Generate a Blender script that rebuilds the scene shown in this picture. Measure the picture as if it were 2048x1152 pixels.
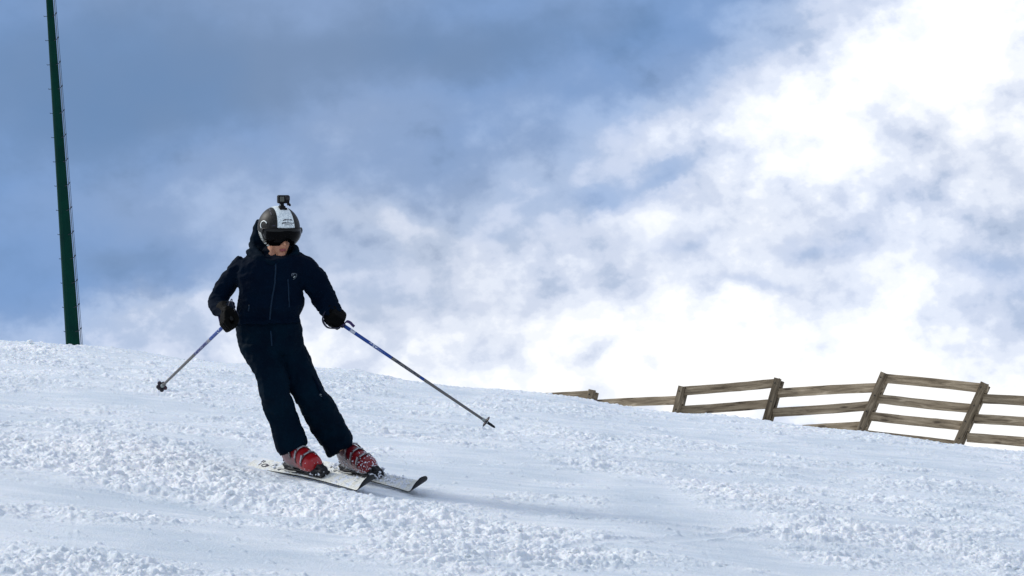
import bpy, bmesh, math, random
import numpy as np
from mathutils import Vector, Matrix
from mathutils.bvhtree import BVHTree

random.seed(7)
rng = np.random.RandomState(7)
S = bpy.context.scene
for o in list(bpy.data.objects):
    bpy.data.objects.remove(o)

# ------------------------------------------------------------------ camera
FPX = 6540.0                      # focal length in pixels of a 2048 wide frame
PITCH = math.radians(12.0)
CAM = Vector((0.0, 0.0, 1.6))
R = Vector((1, 0, 0))
F = Vector((0, math.cos(PITCH), math.sin(PITCH)))
U = Vector((0, -math.sin(PITCH), math.cos(PITCH)))
cd = bpy.data.cameras.new('camera')
cam = bpy.data.objects.new('camera', cd)
S.collection.objects.link(cam)
cam.location = CAM
cam.rotation_euler = (math.radians(90) + PITCH, 0, 0)
cd.sensor_width = 36
cd.lens = 36 * FPX / 2048
cd.clip_start = 0.1
cd.clip_end = 5000
S.camera = cam
S.render.resolution_x = 1024
S.render.resolution_y = 576

# ------------------------------------------------------------------ world and sun
SUN_DIR = Vector((-0.80, 0.30, 0.66)).normalized()      # towards the sun
world = bpy.data.worlds.new("World")
S.world = world
world.use_nodes = True
wn = world.node_tree
wn.nodes.clear()

def N(nt, t, **kw):
    n = nt.nodes.new(t)
    for k, v in kw.items():
        setattr(n, k, v)
    return n

def math_node(nt, op, a, b=None, clamp=False):
    n = nt.nodes.new('ShaderNodeMath')
    n.operation = op
    n.use_clamp = clamp
    for i, s in enumerate((a, b)):
        if s is None:
            continue
        if isinstance(s, (int, float)):
            n.inputs[i].default_value = s
        else:
            nt.links.new(s, n.inputs[i])
    return n.outputs[0]

out = N(wn, 'ShaderNodeOutputWorld')
bg = N(wn, 'ShaderNodeBackground')
bg.inputs['Strength'].default_value = 0.1
sky = N(wn, 'ShaderNodeTexSky')
sky.sky_type = 'NISHITA'
sky.sun_disc = False
sky.sun_elevation = math.asin(SUN_DIR.z)
sky.sun_rotation = math.atan2(SUN_DIR.x, SUN_DIR.y) % (2 * math.pi)
sky.altitude = 1800
tc = N(wn, 'ShaderNodeTexCoord')

def sky_dir(px, py):
    return (F + R * ((px - 1024) / FPX) + U * ((576 - py) / FPX)).normalized()

def sky_blob(px, py, rx, ry, rot, gain):
    """a cloud bank lying round one direction of the sky, soft edged and elongated"""
    d = sky_dir(px, py)
    zx = R; zu = (U - d * U.dot(d)).normalized()
    c, s = math.cos(math.radians(rot)), math.sin(math.radians(rot))
    a1 = zx * c - zu * s
    a2 = zx * s + zu * c
    sub = N(wn, 'ShaderNodeVectorMath', operation='SUBTRACT')
    wn.links.new(WARPED, sub.inputs[0]); sub.inputs[1].default_value = d
    tot = None
    for ax, r in ((a1, rx), (a2, ry), (d, 900)):
        dt = N(wn, 'ShaderNodeVectorMath', operation='DOT_PRODUCT')
        wn.links.new(sub.outputs[0], dt.inputs[0])
        dt.inputs[1].default_value = ax * (FPX / r)
        q = math_node(wn, 'MULTIPLY', dt.outputs['Value'], dt.outputs['Value'])
        tot = q if tot is None else math_node(wn, 'ADD', tot, q)
    e = math_node(wn, 'EXPONENT', math_node(wn, 'MULTIPLY', tot, -1.0))
    return math_node(wn, 'MULTIPLY', e, gain)

def wnoise(scale, detail, rough, seed, dist=0.0):
    mp = N(wn, 'ShaderNodeMapping')
    mp.inputs['Location'].default_value = (seed, seed * 1.7, seed * 0.3)
    mp.inputs['Rotation'].default_value = (0, math.radians(20), 0)
    mp.inputs['Scale'].default_value = (0.9, 1, 1.15)
    wn.links.new(tc.outputs['Generated'], mp.inputs['Vector'])
    n = N(wn, 'ShaderNodeTexNoise')
    n.inputs['Scale'].default_value = scale
    n.inputs['Detail'].default_value = detail
    n.inputs['Roughness'].default_value = rough
    n.inputs['Distortion'].default_value = dist
    wn.links.new(mp.outputs[0], n.inputs['Vector'])
    return n

# warp of the direction so that cloud banks get ragged edges
nz = wnoise(30, 6, 0.55, 3.1)
vs = N(wn, 'ShaderNodeVectorMath', operation='SUBTRACT')
wn.links.new(nz.outputs['Color'], vs.inputs[0]); vs.inputs[1].default_value = (0.5, 0.5, 0.5)
sc = N(wn, 'ShaderNodeVectorMath', operation='SCALE')
wn.links.new(vs.outputs[0], sc.inputs[0]); sc.inputs['Scale'].default_value = 0.032
ad = N(wn, 'ShaderNodeVectorMath', operation='ADD')
wn.links.new(tc.outputs['Generated'], ad.inputs[0]); wn.links.new(sc.outputs[0], ad.inputs[1])
WARPED = ad.outputs[0]

blobs = [
    # px, py, rx, ry, rot, gain
    (2150, 250, 540, 420, 0, 0.42),
    (1960, 60, 300, 160, -12, 0.55),
    (1560, 440, 620, 240, -14, 0.25),
    (1620, 230, 330, 130, -30, 0.22),
    (1130, 470, 460, 200, -16, 0.23),
    (1780, 750, 600, 140, 5, 0.95),
    (1330, 700, 260, 90, 12, 0.36),
    (1150, 800, 340, 60, 0, 0.45),
    (800, 465, 170, 45, 22, 0.22),
    (1110, 520, 180, 36, 8, 0.14),
    (1390, 270, 120, 45, 0, 0.20),
    (320, 635, 150, 40, -4, 0.40),
    (850, 660, 460, 90, 0, 0.24),
    (420, 710, 560, 50, 0, 0.34),
    (600, 500, 260, 120, 0, 0.14),
    (240, 200, 460, 260, 0, -0.07),
    (350, 380, 420, 90, -6, 0.09),
    (720, 250, 260, 60, -8, 0.07),
    (700, 765, 480, 45, 0, 0.26),
    (1900, 860, 460, 60, 0, 0.50),
    # darker banks
    (1330, 340, 150, 30, -18, -0.30),
    (1180, 400, 90, 26, 0, -0.16),
    (1360, 460, 150, 36, -12, -0.20),
    (1500, 570, 150, 30, 0, -0.28),
    (1640, 480, 110, 36, 0, -0.26),
    (1960, 545, 110, 34, 0, -0.20),
    (1850, 430, 320, 130, 0, 0.15),
    (1180, 715, 80, 24, 0, -0.28),
    (1320, 745, 60, 18, 0, -0.30),
    (950, 600, 220, 30, 0, -0.12),
    (1960, 340, 130, 40, 0, -0.12),
    (280, 520, 180, 50, 0, -0.05),
    (300, 190, 300, 90, 0, -0.03),
    (1000, 90, 420, 60, -4, -0.08),
]
acc = None
for b in blobs:
    v = sky_blob(*b)
    acc = v if acc is None else math_node(wn, 'ADD', acc, v)
n1 = wnoise(34, 9, 0.55, 8.9, 0.0)
n2 = wnoise(100, 7, 0.55, 2.7, 0.0)
d1 = math_node(wn, 'MULTIPLY', math_node(wn, 'SUBTRACT', n1.outputs['Fac'], 0.5), 1.6)
d2 = math_node(wn, 'MULTIPLY', math_node(wn, 'SUBTRACT', n2.outputs['Fac'], 0.5), 0.75)
amp = math_node(wn, 'ADD', 0.15, math_node(wn, 'MULTIPLY', math_node(wn, 'MINIMUM', acc, 0.6), 1.75))
det = math_node(wn, 'MULTIPLY', math_node(wn, 'ADD', d1, d2), amp)
# sky away from the photographed part: a general broken overcast
dF = N(wn, 'ShaderNodeVectorMath', operation='DOT_PRODUCT')
wn.links.new(tc.outputs['Generated'], dF.inputs[0]); dF.inputs[1].default_value = F
away = N(wn, 'ShaderNodeMapRange'); away.interpolation_type = 'SMOOTHSTEP'
wn.links.new(dF.outputs['Value'], away.inputs['Value'])
away.inputs['From Min'].default_value = 0.975; away.inputs['From Max'].default_value = 0.90
away.inputs['To Min'].default_value = 0.0; away.inputs['To Max'].default_value = 0.36
B = math_node(wn, 'ADD', math_node(wn, 'ADD', math_node(wn, 'ADD', acc, det), away.outputs[0]), 0.10)
ramp = N(wn, 'ShaderNodeValToRGB')
wn.links.new(B, ramp.inputs['Fac'])
cr = ramp.color_ramp
cr.interpolation = 'EASE'
els = [(0.0, (0.130, 0.232, 0.425)), (0.14, (0.185, 0.315, 0.575)), (0.32, (0.29, 0.43, 0.70)),
       (0.50, (0.46, 0.57, 0.81)), (0.68, (0.62, 0.71, 0.90)), (0.84, (0.80, 0.86, 0.97)), (1.0, (1.0, 1.0, 1.0))]
cr.elements[0].position = els[0][0]; cr.elements[0].color = (*els[0][1], 1)
cr.elements[1].position = els[-1][0]; cr.elements[1].color = (*els[-1][1], 1)
for p, c in els[1:-1]:
    e = cr.elements.new(p); e.color = (*c, 1)
# grey veil over the blue
n3 = wnoise(9, 4, 0.5, 21.0)
veil = N(wn, 'ShaderNodeMapRange')
wn.links.new(n3.outputs['Fac'], veil.inputs['Value'])
veil.inputs['From Min'].default_value = 0.42; veil.inputs['From Max'].default_value = 0.62
veil.inputs['To Max'].default_value = 0.50
mxg = N(wn, 'ShaderNodeMix', data_type='RGBA')
wn.links.new(veil.outputs[0], mxg.inputs['Factor'])
cs = N(wn, 'ShaderNodeHueSaturation')          # thick cloud is grey where it is dark
wn.links.new(ramp.outputs['Color'], cs.inputs['Color'])
satm = math_node(wn, 'SUBTRACT', 1.0, math_node(wn, 'MINIMUM', math_node(wn, 'MULTIPLY', math_node(wn, 'MAXIMUM', acc, 0.0), 0.85), 0.34))
wn.links.new(satm, cs.inputs['Saturation'])
hsv = N(wn, 'ShaderNodeHueSaturation')
hsv.inputs['Saturation'].default_value = 0.70; hsv.inputs['Value'].default_value = 0.93
wn.links.new(cs.outputs[0], hsv.inputs['Color']); wn.links.new(cs.outputs[0], mxg.inputs['A'])
wn.links.new(hsv.outputs[0], mxg.inputs['B'])
grey = N(wn, 'ShaderNodeHueSaturation')
wn.links.new(mxg.outputs['Result'], grey.inputs['Color'])
wn.links.new(math_node(wn, 'SUBTRACT', 1.0, math_node(wn, 'MULTIPLY', away.outputs[0], 0.6)), grey.inputs['Saturation'])
wn.links.new(math_node(wn, 'SUBTRACT', 1.0, math_node(wn, 'MULTIPLY', away.outputs[0], 0.35)), grey.inputs['Value'])
# scale to the physical sky's range (Background strength is 0.1)
sc10 = N(wn, 'ShaderNodeVectorMath', operation='SCALE')
wn.links.new(grey.outputs[0], sc10.inputs[0]); sc10.inputs['Scale'].default_value = 10.4
cov = N(wn, 'ShaderNodeMapRange')
wn.links.new(B, cov.inputs['Value'])
cov.inputs['From Min'].default_value = -0.1; cov.inputs['From Max'].default_value = 0.3
cov.inputs['To Min'].default_value = 0.80; cov.inputs['To Max'].default_value = 1.0
mx = N(wn, 'ShaderNodeMix', data_type='RGBA')
wn.links.new(cov.outputs[0], mx.inputs['Factor'])
wn.links.new(sky.outputs[0], mx.inputs['A']); wn.links.new(sc10.outputs[0], mx.inputs['B'])
wn.links.new(mx.outputs['Result'], bg.inputs['Color'])
wn.links.new(bg.outputs[0], out.inputs['Surface'])

ld = bpy.data.lights.new('sun', 'SUN')
ld.energy = 2.55
ld.angle = math.radians(16)
ld.color = (1.0, 0.965, 0.90)
sun = bpy.data.objects.new('sun', ld)
S.collection.objects.link(sun)
sun.rotation_euler = (-SUN_DIR).to_track_quat('-Z', 'Y').to_euler()
sun.location = (0, 0, 30)
S.view_settings.view_transform = 'Standard'
S.view_settings.look = 'None'
S.view_settings.exposure = 0.08
S.view_settings.gamma = 1.0
S.render.engine = 'CYCLES'
world.cycles.sampling_method = 'MANUAL'
world.cycles.sample_map_resolution = 1024

# ------------------------------------------------------------------ helpers
def P(px, py, d):
    """point seen at photo pixel (px, py), d metres along the view axis"""
    return CAM + F * d + R * ((px - 1024) / FPX * d) + U * ((576 - py) / FPX * d)

def V(dx, dd, du):
    return R * dx + F * dd + U * du

WM = {}      # object name -> world matrix

def link(name, me, mat, parent=None, frame=None, loc=None):
    """link a mesh whose vertices are in world coordinates as one object"""
    if frame is None:
        frame = WM[parent.name] if parent is not None else Matrix.Translation(Vector(loc) if loc is not None else Vector((0, 0, 0)))
    me.transform(frame.inverted())
    me.name = name
    o = bpy.data.objects.new(name, me)
    S.collection.objects.link(o)
    if mat is not None:
        if isinstance(mat, (list, tuple)):
            for m in mat:
                me.materials.append(m)
        else:
            me.materials.append(mat)
    if parent is not None:
        o.parent = parent
        o.matrix_local = WM[parent.name].inverted() @ frame
    else:
        o.matrix_local = frame
    WM[o.name] = frame
    return o

def empty(name, frame):
    o = bpy.data.objects.new(name, None)
    o.empty_display_size = 0.2
    S.collection.objects.link(o)
    o.matrix_local = frame
    WM[o.name] = frame
    return o

def tag(o, label, cat, group=None, kind=None):
    if label: o['label'] = label
    if cat: o['category'] = cat
    if group: o['group'] = group
    if kind: o['kind'] = kind

def mesh_from(verts, faces, smooth=True):
    me = bpy.data.meshes.new('m')
    me.from_pydata([tuple(v) for v in verts], [], faces)
    me.validate()
    me.update()
    if smooth:
        me.polygons.foreach_set('use_smooth', [True] * len(me.polygons))
    return me

class MB:
    """collects closed shapes for one mesh"""
    def __init__(s):
        s.v = []; s.f = []; s.mi = []
    def add(s, verts, faces, mi=0):
        b = len(s.v)
        s.v += [Vector(v) for v in verts]
        s.f += [[i + b for i in f] for f in faces]
        s.mi += [mi] * len(faces)
    def rings(s, rings, closed=True, cap=True, mi=0):
        n = len(rings[0])
        vs = [v for r in rings for v in r]
        fs = []
        for i in range(len(rings) - 1):
            for j in range(n if closed else n - 1):
                k = (j + 1) % n
                fs.append([i * n + j, i * n + k, (i + 1) * n + k, (i + 1) * n + j])
        if cap:
            fs.append(list(range(n))[::-1])
            fs.append([(len(rings) - 1) * n + j for j in range(n)])
        s.add(vs, fs, mi)
    def box(s, c, ax, ay, az, mi=0, bev=0.0):
        """box with centre c and half-axis vectors, chamfered edges"""
        c = Vector(c); lx, ly, lz = ax.length, ay.length, az.length
        b = min(bev, lx * .9, ly * .9, lz * .9)
        ux, uy, uz = ax / lx, ay / ly, az / lz
        if b <= 0:
            vs = [c + ax * i + ay * j + az * k for k in (-1, 1) for i, j in ((-1, -1), (1, -1), (1, 1), (-1, 1))]
            s.add(vs, [[3, 2, 1, 0], [4, 5, 6, 7], [0, 1, 5, 4], [1, 2, 6, 5], [2, 3, 7, 6], [3, 0, 4, 7]], mi)
            return
        rs = []
        for zz, ins in ((-lz, b), (-lz + b, 0), (lz - b, 0), (lz, b)):
            X, Y = lx - ins, ly - ins
            r = []
            for sx, sy in ((-1, -1), (1, -1), (1, 1), (-1, 1)):
                if (sx * sy) > 0:
                    r += [(sx * X, sy * (Y - b)), (sx * (X - b), sy * Y)][:: (1 if True else -1)] if False else []
                pts = [(sx * (X - b), sy * Y), (sx * X, sy * (Y - b))]
                if sx * sy > 0:
                    pts = pts[::-1] if True else pts
                r += pts
            # order: start lower-left going counter-clockwise
            r = sorted(r, key=lambda p: math.atan2(p[1], p[0]))
            rs.append([c + ux * p[0] + uy * p[1] + uz * zz for p in r])
        s.rings(rs, mi=mi)
    def capsule(s, a, b, ra, rb=None, n=12, mi=0):
        a = Vector(a); b = Vector(b); rb = ra if rb is None else rb
        d = (b - a); L = d.length
        d = d / L if L > 1e-9 else Vector((0, 0, 1))
        t = Vector((1, 0, 0)) if abs(d.x) < .8 else Vector((0, 1, 0))
        e1 = d.cross(t).normalized(); e2 = d.cross(e1)
        rs = []
        for k in range(5):
            al = math.pi / 2 * (1 - k / 4.0)
            rr = max(ra * math.cos(al), ra * .03)
            rs.append([a - d * ra * math.sin(al) + (e1 * math.cos(x) + e2 * math.sin(x)) * rr for x in [2 * math.pi * i / n for i in range(n)]])
        for k in range(5):
            al = math.pi / 2 * (k / 4.0)
            rr = max(rb * math.cos(al), rb * .03)
            rs.append([b + d * rb * math.sin(al) + (e1 * math.cos(x) + e2 * math.sin(x)) * rr for x in [2 * math.pi * i / n for i in range(n)]])
        s.rings(rs, mi=mi)
    def chain(s, pts, rad, n=12, mi=0):
        for i in range(len(pts) - 1):
            ra = rad[i] if isinstance(rad, (list, tuple)) else rad
            rb = rad[i + 1] if isinstance(rad, (list, tuple)) else rad
            s.capsule(pts[i], pts[i + 1], ra, rb, n, mi)
    def tube(s, pts, rad, n=10, mi=0):
        pts = [Vector(p) for p in pts]
        rs = []
        up = None
        for i, p in enumerate(pts):
            d = (pts[min(i + 1, len(pts) - 1)] - pts[max(i - 1, 0)]).normalized()
            if up is None:
                up = Vector((0, 0, 1)) if abs(d.z) < .9 else Vector((0, 1, 0))
            e1 = (up - d * up.dot(d)).normalized(); up = e1
            e2 = d.cross(e1)
            r = rad[i] if isinstance(rad, (list, tuple)) else rad
            rs.append([p + (e1 * math.cos(a) + e2 * math.sin(a)) * r for a in [2 * math.pi * k / n for k in range(n)]])
        s.rings(rs, mi=mi)
    def ellipsoid(s, c, ax, ay, az, nu=20, nv=12, mi=0):
        rs = []
        for k in range(nv + 1):
            al = -math.pi / 2 + math.pi * k / nv
            rr = max(math.cos(al), .02)
            rs.append([Vector(c) + (ax * math.cos(t) + ay * math.sin(t)) * rr + az * math.sin(al) for t in [2 * math.pi * i / nu for i in range(nu)]])
        s.rings(rs, mi=mi)
    def loft(s, rows, n=28, ex=2.3, mi=0, shrink=1.0):
        """rows: ((px,py) one edge, (px,py) other edge, depth, half thickness)"""
        rs = []
        for (a, b, d, th) in rows:
            A = P(a[0], a[1], d); Bp = P(b[0], b[1], d)
            c = (A + Bp) / 2; ha = (Bp - A) / 2 * shrink; hb = F * th * shrink
            ring = []
            for i in range(n):
                t = 2 * math.pi * i / n
                ct, st = math.cos(t), math.sin(t)
                ring.append(c + ha * math.copysign(abs(ct) ** (2 / ex), ct) + hb * math.copysign(abs(st) ** (2 / ex), st))
            rs.append(ring)
        s.rings(rs, mi=mi)
    def ribbon(s, pts, wdir, half, th, mi=0):
        rs = []
        for i, p in enumerate(pts):
            d = (pts[min(i + 1, len(pts) - 1)] - pts[max(i - 1, 0)]).normalized()
            w = wdir[i] if isinstance(wdir, list) else wdir
            w = (w - d * w.dot(d)).normalized()
            nn = d.cross(w)
            rs.append([p + w * half + nn * th, p - w * half + nn * th, p - w * half - nn * th, p + w * half - nn * th])
        s.rings(rs, mi=mi)
    def mesh(s, smooth=True):
        me = bpy.data.meshes.new('m')
        me.from_pydata([tuple(v) for v in s.v], [], s.f)
        me.polygons.foreach_set('material_index', s.mi)
        bm = bmesh.new(); bm.from_mesh(me)
        bmesh.ops.recalc_face_normals(bm, faces=bm.faces)
        bm.to_mesh(me); bm.free()
        if smooth:
            me.polygons.foreach_set('use_smooth', [True] * len(me.polygons))
        me.update()
        return me

def link_each(name, mb, matl, parent, frame=None, min_faces=1):
    """every loose piece becomes a part of its own"""
    par = list(range(len(mb.v)))
    def find(i):
        while par[i] != i:
            par[i] = par[par[i]]; i = par[i]
        return i
    for f in mb.f:
        for q in f[1:]:
            par[find(q)] = find(f[0])
    groups = {}
    for f, m_ in zip(mb.f, mb.mi):
        groups.setdefault(find(f[0]), []).append((f, m_))
    res = []
    for g in groups.values():
        idx = {}
        sub = MB()
        for f, m_ in g:
            nf = []
            for q in f:
                if q not in idx:
                    idx[q] = len(sub.v); sub.v.append(mb.v[q])
                nf.append(idx[q])
            sub.f.append(nf); sub.mi.append(m_)
        res.append(link(name, sharp(sub.mesh()), matl, parent, frame))
    return res

def sharp(me, deg=35):
    bm = bmesh.new(); bm.from_mesh(me)
    for e in bm.edges:
        if len(e.link_faces) == 2 and e.calc_face_angle(0) > math.radians(deg):
            e.smooth = False
    bm.to_mesh(me); bm.free()
    return me

def remesh(mb, voxel, smooth=4, fac=0.5):
    me = mb.mesh()
    o = bpy.data.objects.new('tmp', me)
    S.collection.objects.link(o)
    m = o.modifiers.new('r', 'REMESH'); m.mode = 'VOXEL'; m.voxel_size = voxel; m.use_smooth_shade = True
    if smooth:
        m2 = o.modifiers.new('s', 'SMOOTH'); m2.iterations = smooth; m2.factor = fac
    dg = bpy.context.evaluated_depsgraph_get()
    dg.update()
    res = bpy.data.meshes.new_from_object(o.evaluated_get(dg))
    bpy.data.objects.remove(o)
    bpy.data.meshes.remove(me)
    res.polygons.foreach_set('use_smooth', [True] * len(res.polygons))
    return res

# numpy noise
_perm = rng.permutation(256)
_perm = np.concatenate([_perm, _perm, _perm])
_grad = rng.normal(size=(256, 3)); _grad /= np.linalg.norm(_grad, axis=1)[:, None]
_g2 = np.stack([np.cos(np.linspace(0, 2 * np.pi, 256, endpoint=False)), np.sin(np.linspace(0, 2 * np.pi, 256, endpoint=False))], 1)

def perlin2(x, y):
    xi = np.floor(x).astype(np.int64); yi = np.floor(y).astype(np.int64)
    xf = x - xi; yf = y - yi
    xi &= 255; yi &= 255
    u = xf * xf * xf * (xf * (xf * 6 - 15) + 10); v = yf * yf * yf * (yf * (yf * 6 - 15) + 10)
    def g(ix, iy, fx, fy):
        h = _perm[_perm[ix & 255] + (iy & 255)]
        q = _g2[h]
        return q[..., 0] * fx + q[..., 1] * fy
    a = g(xi, yi, xf, yf); b = g(xi + 1, yi, xf - 1, yf)
    c = g(xi, yi + 1, xf, yf - 1); d = g(xi + 1, yi + 1, xf - 1, yf - 1)
    return (a * (1 - u) + b * u) * (1 - v) + (c * (1 - u) + d * u) * v * 1.0

def perlin3(p):
    pi = np.floor(p).astype(np.int64); pf = p - pi
    w = pf * pf * pf * (pf * (pf * 6 - 15) + 10)
    r = 0
    for i in (0, 1):
        for j in (0, 1):
            for k in (0, 1):
                h = _perm[_perm[_perm[(pi[:, 0] + i) & 255] + ((pi[:, 1] + j) & 255)] + ((pi[:, 2] + k) & 255)]
                dv = pf - np.array([i, j, k])
                dot = (_grad[h] * dv).sum(1)
                ww = (w[:, 0] if i else 1 - w[:, 0]) * (w[:, 1] if j else 1 - w[:, 1]) * (w[:, 2] if k else 1 - w[:, 2])
                r = r + dot * ww
    return r

def fbm2(x, y, o=4, gain=0.5):
    r = 0; a = 1.0
    for i in range(o):
        r = r + a * perlin2(x * 2 ** i + 17.3 * i, y * 2 ** i + 9.1 * i); a *= gain
    return r

def coords(me):
    a = np.empty(len(me.vertices) * 3); me.vertices.foreach_get('co', a); return a.reshape(-1, 3)

def normals(me):
    a = np.empty(len(me.vertices) * 3); me.vertices.foreach_get('normal', a); return a.reshape(-1, 3)

def set_coords(me, a):
    me.vertices.foreach_set('co', a.ravel()); me.update()

def bvh_of(me):
    return BVHTree.FromPolygons([v.co.copy() for v in me.vertices], [tuple(p.vertices) for p in me.polygons])

def hit(bvh, px, py, d0=18.0):
    """where the line through photo pixel meets a surface"""
    o = P(px, py, d0); dr = (o - CAM).normalized()
    h = bvh.ray_cast(o, dr, 6.0)
    if h[0] is None:
        h = bvh.find_nearest(P(px, py, 19.9))
    n = h[1]
    if n.dot(dr) > 0: n = -n
    return h[0], n

def decal_ribbon(mb, bvh, pts, half, lift=0.002, th=0.0012, mi=0, sub=6):
    """a raised strip following a surface along photo points"""
    dense = []
    for i in range(len(pts) - 1):
        for k in range(sub):
            t = k / sub
            dense.append((pts[i][0] * (1 - t) + pts[i + 1][0] * t, pts[i][1] * (1 - t) + pts[i + 1][1] * t))
    dense.append(pts[-1])
    ps = []; ws = []
    hs = [hit(bvh, *q) for q in dense]
    for i, (p, n) in enumerate(hs):
        ps.append(p + n * lift)
    for i, (p, n) in enumerate(hs):
        d = (ps[min(i + 1, len(ps) - 1)] - ps[max(i - 1, 0)]).normalized()
        ws.append(n.cross(d))
    mb.ribbon(ps, ws, half, th, mi)

# ------------------------------------------------------------------ materials
def mat(name, col, rough=0.6, metal=0.0, spec=0.5, noise=None, bump=None, coat=0.0):
    m = bpy.data.materials.new(name); m.use_nodes = True
    nt = m.node_tree; b = nt.nodes['Principled BSDF']
    b.inputs['Base Color'].default_value = (*col, 1)
    b.inputs['Roughness'].default_value = rough
    b.inputs['Metallic'].default_value = metal
    b.inputs['Specular IOR Level'].default_value = spec
    b.inputs['Coat Weight'].default_value = coat
    t = N(nt, 'ShaderNodeTexCoord')
    if noise:
        sc_, col2, lo, hi = noise
        n = N(nt, 'ShaderNodeTexNoise'); n.inputs['Scale'].default_value = sc_; n.inputs['Detail'].default_value = 6
        n.inputs['Roughness'].default_value = 0.6
        nt.links.new(t.outputs['Object'], n.inputs['Vector'])
        r = N(nt, 'ShaderNodeMapRange'); r.inputs['From Min'].default_value = lo; r.inputs['From Max'].default_value = hi
        nt.links.new(n.outputs['Fac'], r.inputs['Value'])
        x = N(nt, 'ShaderNodeMix', data_type='RGBA')
        x.inputs['A'].default_value = (*col, 1); x.inputs['B'].default_value = (*col2, 1)
        nt.links.new(r.outputs[0], x.inputs['Factor'])
        nt.links.new(x.outputs['Result'], b.inputs['Base Color'])
    if bump:
        n = N(nt, 'ShaderNodeTexNoise'); n.inputs['Scale'].default_value = bump[0]; n.inputs['Detail'].default_value = 5
        nt.links.new(t.outputs['Object'], n.inputs['Vector'])
        bb = N(nt, 'ShaderNodeBump'); bb.inputs['Strength'].default_value = bump[1]; bb.inputs['Distance'].default_value = bump[2]
        nt.links.new(n.outputs['Fac'], bb.inputs['Height'])
        nt.links.new(bb.outputs[0], b.inputs['Normal'])
    return m

M = {}
M['navy'] = mat('navy_fabric', (0.0006, 0.0036, 0.0110), 0.85, spec=0.05, noise=(9, (0.0005, 0.0062, 0.0165), .35, .7), bump=(140, .35, .002))
M['navy_trouser'] = mat('navy_trouser_fabric', (0.0006, 0.0046, 0.0115), 0.82, spec=0.05, noise=(8, (0.0005, 0.0085, 0.0175), .35, .7), bump=(140, .35, .002))
M['zip'] = mat('zip_teal', (0.003, 0.016, 0.036), 0.5, spec=.15)
M['emblem'] = mat('emblem_grey', (0.07, 0.09, 0.115), 0.5)
M['emblem_hi'] = mat('emblem_pale', (0.42, 0.48, 0.46), 0.5)
M['glove'] = mat('glove_leather', (0.0015, 0.0017, 0.0019), 0.7, spec=0.05, noise=(22, (0.0042, 0.0036, 0.0028), .45, .7), bump=(90, .5, .003))
M['skin'] = mat('skin', (0.62, 0.30, 0.175), 0.55, noise=(35, (0.50, 0.22, 0.125), .4, .7))
M['lip'] = mat('lip', (0.30, 0.075, 0.075), 0.5)
M['black'] = mat('black_plastic', (0.004, 0.004, 0.0045), 0.5, spec=.15, noise=(30, (0.008, 0.008, 0.008), .4, .7))
M['dark'] = mat('dark_rubber', (0.012, 0.012, 0.014), 0.6, spec=.2, noise=(40, (0.04, 0.04, 0.04), .5, .75))
M['visor'] = mat('visor_smoke', (0.0012, 0.0012, 0.0016), 0.14, spec=0.05)
M['visor_rim_sheen'] = mat('visor_smoke_rim_sheen', (0.010, 0.010, 0.009), 0.2, spec=0.22)
M['screen'] = mat('screen_glass', (0.06, 0.065, 0.05), 0.15)
M['lens'] = mat('camera_lens', (0.004, 0.004, 0.006), 0.05)
M['steel'] = mat('steel', (0.45, 0.45, 0.46), 0.35, metal=0.8)
M['white'] = mat('white_paint', (0.72, 0.75, 0.70), 0.4)
M['strap'] = mat('strap_web', (0.010, 0.010, 0.03), 0.7)
M['purple'] = mat('strap_purple', (0.022, 0.004, 0.075), 0.6)
M['liner'] = mat('boot_liner', (0.30, 0.33, 0.32), 0.8, noise=(30, (0.12, 0.13, 0.13), .5, .7))
M['ink'] = mat('dark_ink', (0.02, 0.018, 0.035), 0.6)
M['green'] = mat('green_paint', (0.001, 0.032, 0.021), 0.6, spec=.06, noise=(3, (0.001, 0.022, 0.018), .4, .7))
M['galv'] = mat('galvanised', (0.16, 0.17, 0.17), 0.5, metal=0.3)
M['peg'] = mat('peg_dark', (0.012, 0.02, 0.035), 0.5)

# ------------------------------------------------------------------ terrain
BETA = math.tan(math.radians(12.7)); LAT = -0.09
G0 = P(621, 957, 20.0)

def plane_z(x, y):
    return G0.z + BETA * (y - G0.y) + LAT * (x - G0.x)

def ground_px(px, py):
    d = F + R * ((px - 1024) / FPX) + U * ((576 - py) / FPX)
    # CAM + d*t on plane
    k = (plane_z(0, 0) - CAM.z) / (d.z - BETA * d.y - LAT * d.x)
    return CAM + d * k

crest_px = [(-300, 648), (-100, 665), (0, 675), (60, 679), (130, 689), (210, 692), (300, 704), (400, 716), (470, 722), (560, 728), (640, 738), (700, 738),
            (760, 752), (830, 765), (900, 771), (990, 775), (1030, 783), (1090, 787), (1200, 799), (1300, 808), (1370, 815), (1450, 824),
            (1530, 838), (1620, 850), (1720, 859), (1810, 872), (1900, 884), (2048, 897), (2300, 922)]
CC = 0.008
T_tab = []; Y0_tab = []
hcam = CAM.z - plane_z(0, 0)
for px, py in crest_px:
    py += 5 + 3 * (px > 1250) - 4 * (1000 < px < 1150)
    d = F + R * ((px - 1024) / FPX) + U * ((576 - py) / FPX)
    t = d.x / d.y; E = d.z / d.y
    m_ = BETA + LAT * t
    def peak(y0):
        ys = np.linspace(y0, y0 + 60, 4000)
        return (m_ - hcam / ys - CC * (ys - y0) ** 2 / ys).max()
    lo, hi = 8.0, 90.0
    for _ in range(40):
        mid = (lo + hi) / 2
        if peak(mid) < E: lo = mid
        else: hi = mid
    T_tab.append(t); Y0_tab.append(mid)
print('crest start distances', [round(v, 1) for v in Y0_tab])
T_tab = np.array(T_tab); Y0_tab = np.array(Y0_tab)
_k = np.array([1, 2, 1]) / 4.0

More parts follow.
